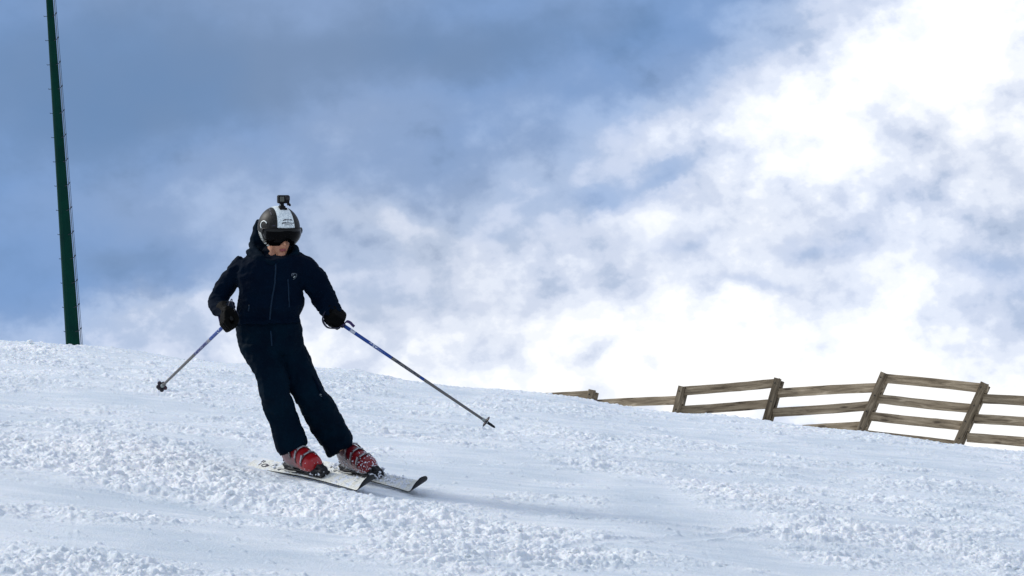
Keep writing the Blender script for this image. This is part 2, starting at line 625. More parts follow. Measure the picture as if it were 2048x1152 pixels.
def base_z(x, y):
    z = plane_z(x, y)
    t = x / np.maximum(y, 5.0)
    y0 = np.interp(t, T_tab, Y0_tab)
    q = np.maximum(0, y - y0)
    qm = 0.36 / (2 * CC)
    drop = np.where(q < qm, CC * q * q, CC * qm * qm + 0.36 * (q - qm))
    # lower slope in front of the camera keeps going down, flattening far behind it
    z = z - drop
    back = np.maximum(0, -y - 10)
    z = z + back * 0.12
    return z

# grid
ys = [9.0]
while ys[-1] < 50:
    ys.append(ys[-1] + 0.0125 * max(1.0, ys[-1] / 16.0) ** 1.5)
step = 0.1
while ys[-1] < 900:
    step *= 1.06; ys.append(ys[-1] + step)
yb = [9.0]; step = 0.02
while yb[-1] > -160:
    step *= 1.06; yb.append(yb[-1] - step)
Yr = np.array(yb[::-1][:-1] + ys)
du = 0.0020
us = [0.0]
while us[-1] < 1.12: us.append(us[-1] + du)
step = du
while us[-1] < 90:
    step *= 1.12; us.append(us[-1] + step)
Uc = np.array([-u for u in us[1:]][::-1] + us)
def wfun(y): return 0.1585 * np.maximum(13.0, np.minimum(y, 60.0)) + 0.0
Wr = wfun(Yr)
X = Uc[None, :] * Wr[:, None]
Yg = np.repeat(Yr[:, None], len(Uc), 1)
print('terrain grid', X.shape)
Z = base_z(X, Yg)
dense = (np.abs(X) < 0.19 * np.maximum(Yg, 13) + 0.5) & (Yg > 8) & (Yg < 70)
# skier centre on the ground
SK = ground_px(680, 958)
near = np.exp(-(((X - SK.x) / 1.1) ** 2 + ((Yg - SK.y) / 1.5) ** 2))
ped = fbm2(X / 2.6 + 3, Yg / 3.6 + 1, 3) * 0.07
groom = fbm2(X / 2.2 + 40, Yg / 0.75 + 11, 3) * 0.020
Z += (ped + groom) * (1 - near * 0.95) * np.where(Yg > 60, 0.5, 1)

feat = [  # photo px, py, rx, ry, value : + broken crumbly snow, - scraped smooth
    (170, 905, 230, 45, 1.0), (420, 940, 170, 34, .8), (640, 1020, 240, 30, 1.1), (900, 1075, 260, 36, 1.1), (330, 960, 220, 18, .7),
    (60, 1130, 150, 35, .8), (230, 1130, 120, 25, .5), (1130, 1110, 120, 30, .5), (560, 1120, 160, 20, -.5), (700, 1000, 120, 10, .6),
    (120, 985, 200, 11, -1.6), (320, 1005, 190, 11, -1.6), (520, 1030, 170, 11, -1.5), (330, 1085, 230, 26, -1.4), (640, 1080, 130, 12, -.8),
    (860, 940, 170, 28, -1.1), (1060, 955, 160, 25, -.6), (1290, 1000, 55, 28, -2.2), (1400, 1040, 110, 12, -1.5), (1420, 1105, 200, 28, -1.0),
    (1440, 985, 90, 26, .9), (1580, 1010, 120, 22, .6), (1680, 1060, 180, 20, .5), (1980, 1110, 120, 34, 1.0), (1400, 890, 120, 10, .7),
    (1180, 890, 130, 18, .4), (1050, 820, 120, 14, .5), (1700, 910, 300, 14, -.6), (1250, 850, 200, 12, -.5),
    (330, 750, 260, 20, .5), (60, 700, 80, 14, .9), (700, 770, 60, 20, .3), (200, 800, 200, 14, -.7), (760, 830, 120, 12, -.3),
    (1560, 1120, 80, 20, -.6), (1900, 960, 150, 14, .3), (60, 800, 100, 20, .2)]
feat_w = []
for px, py, rx, ry, v in feat:
    g = ground_px(px, py); d = (g - CAM).dot(F)
    rate = FPX * hcam / (d * d)
    feat_w.append((g.x, g.y, rx * d / FPX, ry / rate, v))

def dens(x, y):
    b = fbm2(x / 1.1 + 5, y / 0.9 + 8, 3) * 1.15 - 0.05
    for gx, gy, rx, ry, v in feat_w:
        b = b + v * np.exp(-(((x - gx) / rx) ** 2 + ((y - gy) / ry) ** 2))
    return b
ii = np.where(dense.any(axis=1))[0]; i0, i1 = ii[0], ii[-1] + 1
jj = np.where(np.abs(Uc) < 1.25)[0]; j0, j1 = jj[0], jj[-1] + 1
Xs = X[i0:i1, j0:j1]; Ys = Yg[i0:i1, j0:j1]
D = dens(Xs, Ys)
# smooth hollows are pressed down a little, broken snow stands proud
lift = 0.014 * np.tanh(D * 1.2)
rough = np.clip((D + 0.55) / 1.15, 0.20, 1.0)
fine = fbm2(Xs / 0.16, Ys / 0.13, 4, 0.55)
ridg = 1 - np.abs(fbm2(Xs / 0.30 + 70, Ys / 0.13 + 30, 3))
Hs = lift + 0.010 * fbm2(Xs / .35 + 3, Ys / .12 + 8, 4, .6) + rough * (0.030 * fine + 0.024 * (ridg - 0.8) + 0.014 * fbm2(Xs / .060 + 9, Ys / .05, 3, .65)) + 0.0045 * fbm2(Xs / .026, Ys / .024, 3, .6) * (0.5 + rough)
# crumbs
Wx = Xs + 0.014 * perlin2(Xs / .035, Ys / .035) + .007 * perlin2(Xs / .012, Ys / .012); Wy = Ys + 0.014 * perlin2(Xs / .035 + 50, Ys / .035 + 9) + .007 * perlin2(Xs / .012 + 31, Ys / .012 + 7)
Hadd = np.zeros_like(Hs)
nC = 230000
cy = 12.0 + (48.0 - 12.0) * rng.rand(nC) ** 1.35
cx = (rng.rand(nC) * 2 - 1) * 0.178 * cy
dd_ = dens(cx, cy)
keep = rng.rand(nC) < np.clip((dd_ + 0.30) * 0.55, 0.06, .75)
cx, cy, dd_ = cx[keep], cy[keep], dd_[keep]
cr_ = 0.006 + 0.030 * rng.rand(len(cx)) ** 4.5
cr_ *= np.clip(0.8 + 0.35 * dd_, 0.6, 1.5)
cr_ *= np.clip(cy / 20.0, 0.9, 1.3)
# keep crumbs off the skis
ax_ = V(0.444, -0.89, 0)
for a_, b_ in (((513, 928), (738, 974)), ((623, 932), (845, 978))):
    g1 = ground_px(*a_); g2 = ground_px(*b_)
    pass
skx1, sky1 = SK.x, SK.y
Ysub = Yr[i0:i1]; Usub = Uc[j0:j1]; Wsub = Wr[i0:i1]
order = np.argsort(cr_)
for k in order:
    r = cr_[k]; x0, y0 = cx[k], cy[k]
    u = x0 - SK.x; v = y0 - SK.y
    if abs(u * 0.89 + v * 0.45) < 0.24 and abs(-u * .45 + v * .89) < 1.0 and r > .008:
        continue
    a0, a1 = np.searchsorted(Ysub, (y0 - r * 1.3, y0 + r * 1.3))
    if a1 - a0 < 1: continue
    w = wfun(y0)
    b0, b1 = np.searchsorted(Usub, ((x0 - r * 1.3) / w, (x0 + r * 1.3) / w))
    if b1 - b0 < 1: continue
    q = 1 - ((Wx[a0:a1, b0:b1] - x0) ** 2 + (Wy[a0:a1, b0:b1] - y0) ** 2) / (r * r)
    hgt = np.sqrt(np.maximum(q, 0)) * min(r, .02 + (r - .02) * .4) * 0.7
    sub = Hadd[a0:a1, b0:b1]
    np.maximum(sub, hgt + (sub * 0.35) * (q > 0), out=sub)
print('crumbs', len(cx))
# ski grooves left by earlier runs
def groove(pts, wdt, dep):
    g = [ground_px(*p) for p in pts]
    res = np.full(Xs.shape, 1e9)
    for a, b in zip(g[:-1], g[1:]):
        ex, ey = b.x - a.x, b.y - a.y; L2 = ex * ex + ey * ey
        t = np.clip(((Xs - a.x) * ex + (Ys - a.y) * ey) / L2, 0, 1)
        dd2 = (Xs - a.x - t * ex) ** 2 + (Ys - a.y - t * ey) ** 2
        res = np.minimum(res, dd2)
    return -dep * np.exp(-res / (wdt * wdt)) + dep * 0.6 * np.exp(-(np.sqrt(res) - 2.0 * wdt) ** 2 / (wdt * wdt * .6))
for pts, wdt, dep in [([(0, 1010), (300, 1040), (560, 1066)], .03, .012), ([(880, 1140), (1200, 1090), (1560, 1068), (2048, 1075)], .04, .016), ([(1100, 905), (1400, 930), (1760, 985), (2048, 1050)], .05, .02), ([(620, 880), (900, 870), (1200, 885)], .05, .014), ([(0, 850), (300, 858), (480, 880)], .05, .018), ([(150, 1040), (143, 1090), (128, 1120)], .010, .004), ([(1400, 1060), (1425, 1152)], .010, .003),
                      ([(0, 955), (200, 975), (420, 1000), (600, 1028), (760, 1042)], .10, .035), ([(1000, 1003), (1120, 1030), (1260, 1052)], .03, .02),
                      ([(780, 905), (950, 925), (1150, 940)], .05, .015), ([(1430, 880), (1600, 888), (1850, 905)], .04, .02),
                      ([(1500, 935), (1700, 950), (1900, 975), (2048, 985)], .05, .025), ([(650, 800), (850, 815), (1000, 840)], .06, .02),
                      ([(0, 770), (250, 790), (420, 800)], .06, .02), 
                       ([(1340, 1035), (1500, 1052), (1640, 1085)], .06, .02)]:
    Hs += groove(pts, wdt, dep)
g3 = [ground_px(*q) for q in [(610, 962), (660, 974), (735, 992)]]
for qa, qb in zip(g3[:-1], g3[1:]):
    ex, ey = qb.x - qa.x, qb.y - qa.y
    tt = np.clip(((Xs - qa.x) * ex + (Ys - qa.y) * ey) / (ex * ex + ey * ey), 0, 1)
    dd2 = (Xs - qa.x - tt * ex) ** 2 + (Ys - qa.y - tt * ey) ** 2
    Hs = np.maximum(Hs, Hs * .5 + (.018 + .02 * fbm2(Xs / .09, Ys / .09, 3)) * np.exp(-dd2 / .0036))
near2 = np.exp(-(((Xs - SK.x + .12) * .89 + (Ys - SK.y) * .45) / .30) ** 4 - ((-(Xs - SK.x) * .45 + (Ys - SK.y) * .89) / .85) ** 4)
Hs = Hs * (1 - .45 * near2) - .010 * near2; Hadd = Hadd * (1 - .5 * near2)
edge = np.clip((50 - Ys) / 6.0, 0, 1) * np.clip((Ys - 8.5) / 1.0, 0, 1) * np.clip((1.25 - np.abs(Xs) / Wsub[:, None]) / 0.1, 0, 1)
# snow pushed up against the lower edge of the skis
Z[i0:i1, j0:j1] += (Hs * .92 + Hadd * .72) * edge

def build_grid(X, Y, Z):
    ny, nx = X.shape
    me = bpy.data.meshes.new('snow_slope')
    co = np.stack([X, Y, Z], -1).reshape(-1, 3).astype(np.float32)
    me.vertices.add(ny * nx); me.vertices.foreach_set('co', co.ravel())
    idx = np.arange(ny * nx, dtype=np.int32).reshape(ny, nx)
    q = np.stack([idx[:-1, :-1], idx[:-1, 1:], idx[1:, 1:], idx[1:, :-1]], -1).reshape(-1)
    nf = (ny - 1) * (nx - 1)
    me.loops.add(nf * 4); me.loops.foreach_set('vertex_index', q)
    me.polygons.add(nf); me.polygons.foreach_set('loop_start', np.arange(nf, dtype=np.int32) * 4)
    me.polygons.foreach_set('use_smooth', np.ones(nf, dtype=bool))
    me.update(calc_edges=True)
    return me
tme = build_grid(X, Yg, Z)
# how broken (fresh) or scraped (icy) the surface is
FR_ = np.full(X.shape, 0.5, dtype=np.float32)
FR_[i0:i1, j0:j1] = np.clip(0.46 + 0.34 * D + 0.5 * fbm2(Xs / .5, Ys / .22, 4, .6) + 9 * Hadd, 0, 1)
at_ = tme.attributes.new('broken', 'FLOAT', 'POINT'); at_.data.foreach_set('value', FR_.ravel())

def zground(x, y):
    i = int(np.clip(np.searchsorted(Yr, y), 1, len(Yr) - 1)); j = int(np.clip(np.searchsorted(Uc, x / Wr[i]), 1, len(Uc) - 1))
    return float(Z[i, j])

ms = bpy.data.materials.new('snow'); ms.use_nodes = True
nt = ms.node_tree; b = nt.nodes['Principled BSDF']
t = N(nt, 'ShaderNodeTexCoord')
n = N(nt, 'ShaderNodeTexNoise'); n.inputs['Scale'].default_value = 0.9; n.inputs['Detail'].default_value = 8; n.inputs['Roughness'].default_value = .62
nt.links.new(t.outputs['Object'], n.inputs['Vector'])
r = N(nt, 'ShaderNodeMapRange'); r.inputs['From Min'].default_value = .35; r.inputs['From Max'].default_value = .65
nt.links.new(n.outputs['Fac'], r.inputs['Value'])
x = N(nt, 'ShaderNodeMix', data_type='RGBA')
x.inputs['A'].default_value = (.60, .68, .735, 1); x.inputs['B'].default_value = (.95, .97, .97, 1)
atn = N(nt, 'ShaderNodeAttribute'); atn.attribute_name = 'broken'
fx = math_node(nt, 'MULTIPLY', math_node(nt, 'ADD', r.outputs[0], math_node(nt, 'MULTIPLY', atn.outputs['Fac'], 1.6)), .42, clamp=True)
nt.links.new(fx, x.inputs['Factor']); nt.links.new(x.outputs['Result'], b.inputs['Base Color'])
b.inputs['Subsurface Weight'].default_value = .3; b.inputs['Subsurface Scale'].default_value = .012
b.inputs['Subsurface Radius'].default_value = (.8, 1.0, 1.3)
b.inputs['Roughness'].default_value = .55; b.inputs['Specular IOR Level'].default_value = .25
n2_ = N(nt, 'ShaderNodeTexNoise'); n2_.inputs['Scale'].default_value = 60; n2_.inputs['Detail'].default_value = 6; n2_.inputs['Roughness'].default_value = .7
nt.links.new(t.outputs['Object'], n2_.inputs['Vector'])
bb = N(nt, 'ShaderNodeBump'); bb.inputs['Strength'].default_value = .8; bb.inputs['Distance'].default_value = .016
nt.links.new(n2_.outputs['Fac'], bb.inputs['Height']); nt.links.new(bb.outputs[0], b.inputs['Normal'])
M['snow'] = ms
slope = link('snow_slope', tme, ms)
tag(slope, None, None, kind='structure')

# loose snow clods lying on the piste
tb = bmesh.new(); bmesh.ops.create_icosphere(tb, subdivisions=2, radius=1.0)
tv = np.array([v.co for v in tb.verts]); tf = np.array([[v.index for v in f.verts] for f in tb.faces]); tb.free()
nK = 22000
ky = 12.5 + 30 * rng.rand(nK) ** 1.5; kx = (rng.rand(nK) * 2 - 1) * .172 * ky
kd = dens(kx, ky)
kk = rng.rand(nK) < np.clip((kd - 0.30) * .25, .001, .2)
kx, ky, kd = kx[kk], ky[kk], kd[kk]
vs_all = []; fs_all = []; nb = 0
for x0, y0, q in zip(kx, ky, kd):
    u = x0 - SK.x; v = y0 - SK.y
    if abs(u * 0.89 + v * 0.45) < 0.27 and abs(-u * .45 + v * .89) < 1.0: continue
    r0 = 0.005 + 0.015 * rng.rand() ** 3 * (1 + max(0, q) * .5)
    r0 *= min(1.25, max(1.0, y0 / 22))
    sc3 = np.array([1 + .4 * rng.rand(), 1 + .4 * rng.rand(), .65 + .3 * rng.rand()]) * r0
    a = rng.rand() * 6.28; ca, sa = math.cos(a), math.sin(a)
    vv = tv * (1 + 0.30 * perlin3(tv * 1.7 + rng.rand(3) * 90)[:, None] + .1 * (rng.rand(len(tv), 1) - .5)) * sc3
    vv = np.stack([vv[:, 0] * ca - vv[:, 1] * sa, vv[:, 0] * sa + vv[:, 1] * ca, vv[:, 2]], 1)
    vv += np.array([x0, y0, zground(x0, y0) + r0 * .05])
    vs_all.append(vv); fs_all.append(tf + nb); nb += len(tv)
vs_all = np.concatenate(vs_all); fs_all = np.concatenate(fs_all)
cm = bpy.data.meshes.new('snow_clods')
cm.vertices.add(len(vs_all)); cm.vertices.foreach_set('co', vs_all.ravel())
cm.loops.add(len(fs_all) * 3); cm.loops.foreach_set('vertex_index', fs_all.ravel().astype(np.int32))
cm.polygons.add(len(fs_all)); cm.polygons.foreach_set('loop_start', np.arange(len(fs_all), dtype=np.int32) * 3)
cm.polygons.foreach_set('use_smooth', np.ones(len(fs_all), dtype=bool)); cm.update(calc_edges=True)
print('clods', nb // len(tv))
at2 = cm.attributes.new('broken', 'FLOAT', 'POINT'); at2.data.foreach_set('value', np.full(len(vs_all), .8, dtype=np.float32))
clods = link('snow_clods', cm, ms)
tag(clods, 'loose white crumbs of churned up snow strewn over the piste', 'snow', kind='stuff')

# ------------------------------------------------------------------ lift pylon
DP = 80.0
base = P(146, 690, DP); top = P(95, -60, DP)
axis = (top - base).normalized()
bot = base - axis * 3.5
topx = base + axis * ((top - base).length * 1.25)
pyl = empty('lift_pylon', Matrix.Translation(bot))
tag(pyl, 'tall tapering dark green steel pylon with climbing pegs behind the snow crest', 'pylon')
mb = MB()
ppm = FPX / DP
def rad_at(p):
    tt = (p - base).dot(axis) / (top - base).length
    return (28.5 / 2 + (13.0 / 2 - 28.5 / 2) * tt) / ppm
e1 = (R - axis * R.dot(axis)).normalized(); e2 = axis.cross(e1)
rings = []
for k in range(30):
    p = bot + (topx - bot) * (k / 29)
    rr = rad_at(p)
    rings.append([p + (e1 * math.cos(a) + e2 * math.sin(a)) * rr for a in [2 * math.pi * (i + .5) / 12 for i in range(12)]])
mb.rings(rings)
link('pole', sharp(mb.mesh(), 20), M['green'], pyl)
# flanged joint rings
# conduit and cable on the right side
mb = MB()
pts = [p + e1 * (rad_at(p) + 0.03) - e2 * 0.02 for p in [bot + (topx - bot) * (k / 20) for k in range(21)]]
mb.tube(pts, 0.010, 8)
link('safety_cable', mb.mesh(), M['galv'], pyl)
mb = MB()
pts = [p + e1 * (rad_at(p) + 0.065) - e2 * 0.02 for p in [bot + (topx - bot) * (k / 20) for k in range(21)]]
mb.tube(pts, 0.006, 6)
link('guide_wire', mb.mesh(), M['peg'], pyl)
front = (-F + axis * F.dot(axis)).normalized()
for k in range(-3, 14):
    py = 664 - 48.6 * k if k < 14 else 0
    p = base + axis * ((690 - py) / ppm * 1.0)
    rr = rad_at(p)
    # right hand peg starts on the front face and rises outwards
    a = p + e1 * rr * 0.55 + front * rr * 0.8
    bpt = p + e1 * (rr + 0.02) + axis * 0.035 + front * 0.05
    c = p + e1 * (rr + 0.058) + axis * 0.075 + front * 0.05
    mb = MB(); mb.tube([a, bpt, c, c + e1 * .014 + axis * .022], [.009, .009, .012, .014], 8)
    link('step_peg', mb.mesh(), M['peg'], pyl)
    p = p + axis * (0.02)
    rr = rad_at(p)
    mb = MB(); mb.tube([p - e1 * (rr - .03), p - e1 * (rr + 0.01), p - e1 * (rr + 0.022 + .0036 * max(0, k)), p - e1 * (rr + .030 + .0036 * max(0, k)) + axis * .018], .008, 8)
    link('step_peg', mb.mesh(), M['peg'], pyl)

# ------------------------------------------------------------------ wooden snow fence
def wood(name, dark=1.0):
    m = bpy.data.materials.new(name); m.use_nodes = True
    nt = m.node_tree; b = nt.nodes['Principled BSDF']
    t = N(nt, 'ShaderNodeTexCoord')
    mp = N(nt, 'ShaderNodeMapping'); mp.inputs['Scale'].default_value = (2.2, 22, 22)
    nt.links.new(t.outputs['Object'], mp.inputs['Vector'])
    oi = N(nt, 'ShaderNodeObjectInfo')
    ad = N(nt, 'ShaderNodeVectorMath', operation='ADD')
    sc = N(nt, 'ShaderNodeVectorMath', operation='SCALE'); sc.inputs[0].default_value = (31, 17, 53)
    nt.links.new(oi.outputs['Random'], sc.inputs['Scale'])
    nt.links.new(mp.outputs[0], ad.inputs[0]); nt.links.new(sc.outputs[0], ad.inputs[1])
    n = N(nt, 'ShaderNodeTexNoise'); n.inputs['Scale'].default_value = 1.0; n.inputs['Detail'].default_value = 7
    n.inputs['Roughness'].default_value = .65; n.inputs['Distortion'].default_value = .7
    nt.links.new(ad.outputs[0], n.inputs['Vector'])
    cr = N(nt, 'ShaderNodeValToRGB'); nt.links.new(n.outputs['Fac'], cr.inputs['Fac'])
    c = cr.color_ramp
    c.elements[0].position = .30; c.elements[0].color = (.075 * dark, .052 * dark, .030 * dark, 1)
    c.elements[1].position = .72; c.elements[1].color = (.52 * dark, .41 * dark, .27 * dark, 1)
    e = c.elements.new(.48); e.color = (.26 * dark, .195 * dark, .120 * dark, 1)
    e = c.elements.new(.56); e.color = (.34 * dark, .26 * dark, .165 * dark, 1)
    # knots
    mp2 = N(nt, 'ShaderNodeMapping'); mp2.inputs['Scale'].default_value = (2.4, 9, 9)
    nt.links.new(t.outputs['Object'], mp2.inputs['Vector'])
    ad2 = N(nt, 'ShaderNodeVectorMath', operation='ADD')
    nt.links.new(mp2.outputs[0], ad2.inputs[0]); nt.links.new(sc.outputs[0], ad2.inputs[1])
    vo = N(nt, 'ShaderNodeTexVoronoi'); vo.inputs['Scale'].default_value = 1.0; vo.inputs['Randomness'].default_value = 1
    nt.links.new(ad2.outputs[0], vo.inputs['Vector'])
    mr = N(nt, 'ShaderNodeMapRange'); mr.inputs['From Min'].default_value = .10; mr.inputs['From Max'].default_value = .22
    mr.inputs['To Min'].default_value = .75; mr.inputs['To Max'].default_value = 0
    nt.links.new(vo.outputs['Distance'], mr.inputs['Value'])
    mx = N(nt, 'ShaderNodeMix', data_type='RGBA'); mx.inputs['B'].default_value = (.045, .03, .02, 1)
    nt.links.new(mr.outputs[0], mx.inputs['Factor']); nt.links.new(cr.outputs[0], mx.inputs['A'])
    # each board weathered a little differently
    hs = N(nt, 'ShaderNodeHueSaturation')
    mr2 = N(nt, 'ShaderNodeMapRange'); mr2.inputs['To Min'].default_value = .8; mr2.inputs['To Max'].default_value = 1.2
    nt.links.new(oi.outputs['Random'], mr2.inputs['Value']); nt.links.new(mr2.outputs[0], hs.inputs['Value'])
    hs.inputs['Saturation'].default_value = .98
    nt.links.new(mx.outputs['Result'], hs.inputs['Color']); nt.links.new(hs.outputs[0], b.inputs['Base Color'])
    b.inputs['Roughness'].default_value = .85; b.inputs['Specular IOR Level'].default_value = .2
    bu = N(nt, 'ShaderNodeBump'); bu.inputs['Strength'].default_value = .6; bu.inputs['Distance'].default_value = .006
    nt.links.new(n.outputs['Fac'], bu.inputs['Height']); nt.links.new(bu.outputs[0], b.inputs['Normal'])
    return m
M['wood'] = wood('weathered_wood', 1.08); M['wood_post'] = wood('weathered_post_wood', .62)
M['bolt'] = mat('bolt', (.03, .025, .02), .6, metal=.3)

TH = math.radians(28)
fdir = Vector((math.cos(TH), -math.sin(TH), 0))          # along the fence, rightwards and nearer
fnor = Vector((-math.sin(TH), -math.cos(TH), 0))         # towards the piste
def fdepth(px):                                           # depth of the fence line under pixel column
    # line through (x0,y0) with direction fdir
    x0, y0 = 3.9, 48.0
    tn = (px - 1024) / FPX
    # x = tn*y*k ; solve x0 + s*c = tn*(y0 - s*si)/cosP-ish
    c, si = math.cos(TH), math.sin(TH)
    kf = 1 / math.cos(PITCH) * 1.0
    s = (tn * kf * y0 * 1.0 - x0) / (c + tn * kf * si)
    y = y0 - s * si
    return y
def FP(px, py):
    """point of the fence's rail plane seen at a photo pixel"""
    dr = F + R * ((px - 1024) / FPX) + U * ((576 - py) / FPX)
    o = Vector((3.9, 48.0, 0))
    k = (o - CAM).dot(fnor) / dr.dot(fnor)
    return CAM + dr * k

fence = empty('wooden_fence', Matrix.Translation(FP(1550, 900)))
tag(fence, 'weathered brown wooden snow fence with leaning double posts along the piste edge', 'fence')

def fframe(c, xdir):
    xd = xdir.normalized(); yd = (fnor - xd * fnor.dot(xd)).normalized(); zd = xd.cross(yd)
    m = Matrix((xd, yd, zd)).transposed().to_4x4(); m.translation = c
    return m

def beam(name, a, bpt, wid, thk, off, matl, seg=10, wob=0.004):
    """board from a to bpt (centre line), width wid in the fence plane, thickness thk, offset along the normal"""
    d = (bpt - a); L = d.length; xd = d / L
    side = xd.cross(fnor).normalized()
    nrm = side.cross(xd)
    if nrm.dot(fnor) < 0: nrm = -nrm
    mb = MB(); rs = []
    ph = random.random() * 50
    for k in range(seg + 1):
        t = k / seg
        c = a + d * t + nrm * off + side * wob * math.sin(t * 5 + ph) * random.uniform(.5, 1)
        hw = wid / 2 * (1 + random.uniform(-.03, .03)); ht = thk / 2; bv = 0.005
        ring = []
        for (u_, v_) in ((hw, ht - bv), (hw - bv, ht), (-hw + bv, ht), (-hw, ht - bv), (-hw, -ht + bv), (-hw + bv, -ht), (hw - bv, -ht), (hw, -ht + bv)):
            ring.append(c + side * u_ + nrm * v_)
        rs.append(ring)
    mb.rings(rs)
    return link(name, sharp(mb.mesh(), 30), matl, fence, fframe((a + bpt) / 2, xd))

# posts: centre line of the front post, top and (visible) bottom
posts = [((1188, 781), (1183, 803)), ((1367.5, 774), (1357.5, 815)), ((1559, 758), (1536, 839)),
         ((1772, 747), (1724, 860)), ((1972, 767), (1918, 886)), ((2168, 790), (2113, 905))]
PT = 0.075
ext = 2.0
for i, (a, b_) in enumerate(posts):
    A = FP(*a); B_ = FP(*b_)
    if i == 0:
        ref = (FP(1357.5, 815) - FP(1367.5, 774)).normalized()
        dr = ref
    else:
        dr = (B_ - A).normalized()
    vis = (B_ - A).length
    L = vis + 1.1
    bolts = MB()
    f_ = beam('post', A, A + dr * L, 0.098, PT, 0.020 + PT / 2, M['wood_post'], 8, .001)
    sideV = dr.cross(fnor).normalized()
    for q, sft in ((.08, .012), (.36, -.01), (.62, .012), (.88, -.01)):
        c = A + dr * (q) + fnor * (0.020 + PT + .003) + sideV * sft
        bolts.ellipsoid(c, sideV * .012, dr * .012, fnor * .006, 10, 6)
    link_each('bolt', bolts, M['bolt'], f_)
    up_cut = 0.02
    beam('post', A + dr * up_cut, A + dr * L, 0.098, PT, -0.020 - PT / 2, M['wood_post'], 8, .001)

rails = [  # top edge left, top edge right, thickness px left/right
    ((1000, 790), (1190, 780.5), 16), ((1192, 799.5), (1366, 791), 17),
    ((1366, 774), (1560, 757), 17.5), ((1357, 812.5), (1546, 798.5), 18),
    ((1556, 776.5), (1768, 765), 18.5), ((1546, 816), (1753, 802), 18.5), ((1535, 855), (1735, 841.5), 18.5),
    ((1768, 747), (1976, 768), 18.5), ((1755, 788.5), (1958, 809.5), 18.5), ((1740, 823), (1940, 844.5), 18.5), ((1726, 859), (1922, 883), 18),
    ((1966, 788), (2175, 800), 19), ((1950, 827.5), (2160, 842), 19), ((1935, 865), (2145, 883), 19)]
for (a, b_, th) in rails:
    A = (FP(*a) + FP(a[0], a[1] + th)) / 2; B_ = (FP(*b_) + FP(b_[0], b_[1] + th)) / 2
    wid = (FP(*a) - FP(a[0], a[1] + th)).length
    beam('rail', A, B_, wid * .985, 0.036, 0.0, M['wood'], 12, .005)

# ------------------------------------------------------------------ skis frame
def frame_from(o, x, y, z):
    m = Matrix((x, y, z)).transposed().to_4x4(); m.translation = o
    return m

def ski_frame(tail, tip, dt, dm):
    A = P(tail[0], tail[1], dt); B_ = P(tip[0], tip[1], dm)
    s = (B_ - A).normalized()
    w = V(0.79, 0.375, 0.50)
    w = (w - s * w.dot(s)).normalized()
    n = w.cross(s)
    if n.dot(U) < 0: n = -n
    x = s.cross(n).normalized()
    c = (A + B_) / 2
    return frame_from(c, x, s, n), (B_ - A).length

SF1, SL1 = ski_frame((509, 926.5), (748, 976), 20.74, 19.26)
SF2, SL2 = ski_frame((625, 930), (853, 979), 20.90, 19.46)

def ski_material():
    m = bpy.data.materials.new('ski_topsheet'); m.use_nodes = True
    nt = m.node_tree; b = nt.nodes['Principled BSDF']
    t = N(nt, 'ShaderNodeTexCoord')
    n = N(nt, 'ShaderNodeTexNoise'); n.inputs['Scale'].default_value = 120; n.inputs['Detail'].default_value = 4
    nt.links.new(t.outputs['Object'], n.inputs['Vector'])
    n2 = N(nt, 'ShaderNodeTexNoise'); n2.inputs['Scale'].default_value = 14; n2.inputs['Detail'].default_value = 4
    nt.links.new(t.outputs['Object'], n2.inputs['Vector'])
    r = N(nt, 'ShaderNodeMapRange'); r.inputs['From Min'].default_value = .42; r.inputs['From Max'].default_value = .6
    nt.links.new(n.outputs['Fac'], r.inputs['Value'])
    x = N(nt, 'ShaderNodeMix', data_type='RGBA')
    x.inputs['A'].default_value = (.58, .575, .49, 1); x.inputs['B'].default_value = (.80, .80, .74, 1)
    nt.links.new(r.outputs[0], x.inputs['Factor'])
    r2 = N(nt, 'ShaderNodeMapRange'); r2.inputs['From Min'].default_value = .5; r2.inputs['From Max'].default_value = .62
    nt.links.new(n2.outputs['Fac'], r2.inputs['Value'])
    y = N(nt, 'ShaderNodeMix', data_type='RGBA'); y.inputs['B'].default_value = (.66, .70, .74, 1)
    nt.links.new(r2.outputs[0], y.inputs['Factor']); nt.links.new(x.outputs['Result'], y.inputs['A'])
    nt.links.new(y.outputs['Result'], b.inputs['Base Color']); b.inputs['Roughness'].default_value = .5
    bu = N(nt, 'ShaderNodeBump'); bu.inputs['Strength'].default_value = .5; bu.inputs['Distance'].default_value = .002
    nt.links.new(n.outputs['Fac'], bu.inputs['Height']); nt.links.new(bu.outputs[0], b.inputs['Normal'])
    return m
M['topsheet'] = ski_material()
M['ski_base'] = mat('ski_base', (.006, .006, .007), .5, spec=.12, noise=(30, (.04, .04, .045), .55, .8))
M['snowbit'] = mat('caked_snow', (.78, .81, .86), .7, bump=(120, .6, .004))

def snow_bits(frame, spots, rmin, rmax, seed=1):
    rg = np.random.RandomState(seed)
    mb = MB()
    for p in spots:
        r0 = rmin + (rmax - rmin) * rg.rand() ** 1.6
        ax = [Vector(rg.normal(size=3)).normalized() * r0 * rg.uniform(.7, 1.3)]
        a2 = ax[0].cross(Vector(rg.normal(size=3))).normalized() * r0 * rg.uniform(.6, 1.1)
        a3 = ax[0].cross(a2).normalized() * r0 * rg.uniform(.5, 1)
        mb.ellipsoid(frame @ Vector(p), ax[0], a2, a3, 7, 4)
    me = mb.mesh()
    c = coords(me); nn = normals(me); c = c + nn * (perlin3(c * 130) * .004)[:, None]
    set_coords(me, c)
    return me

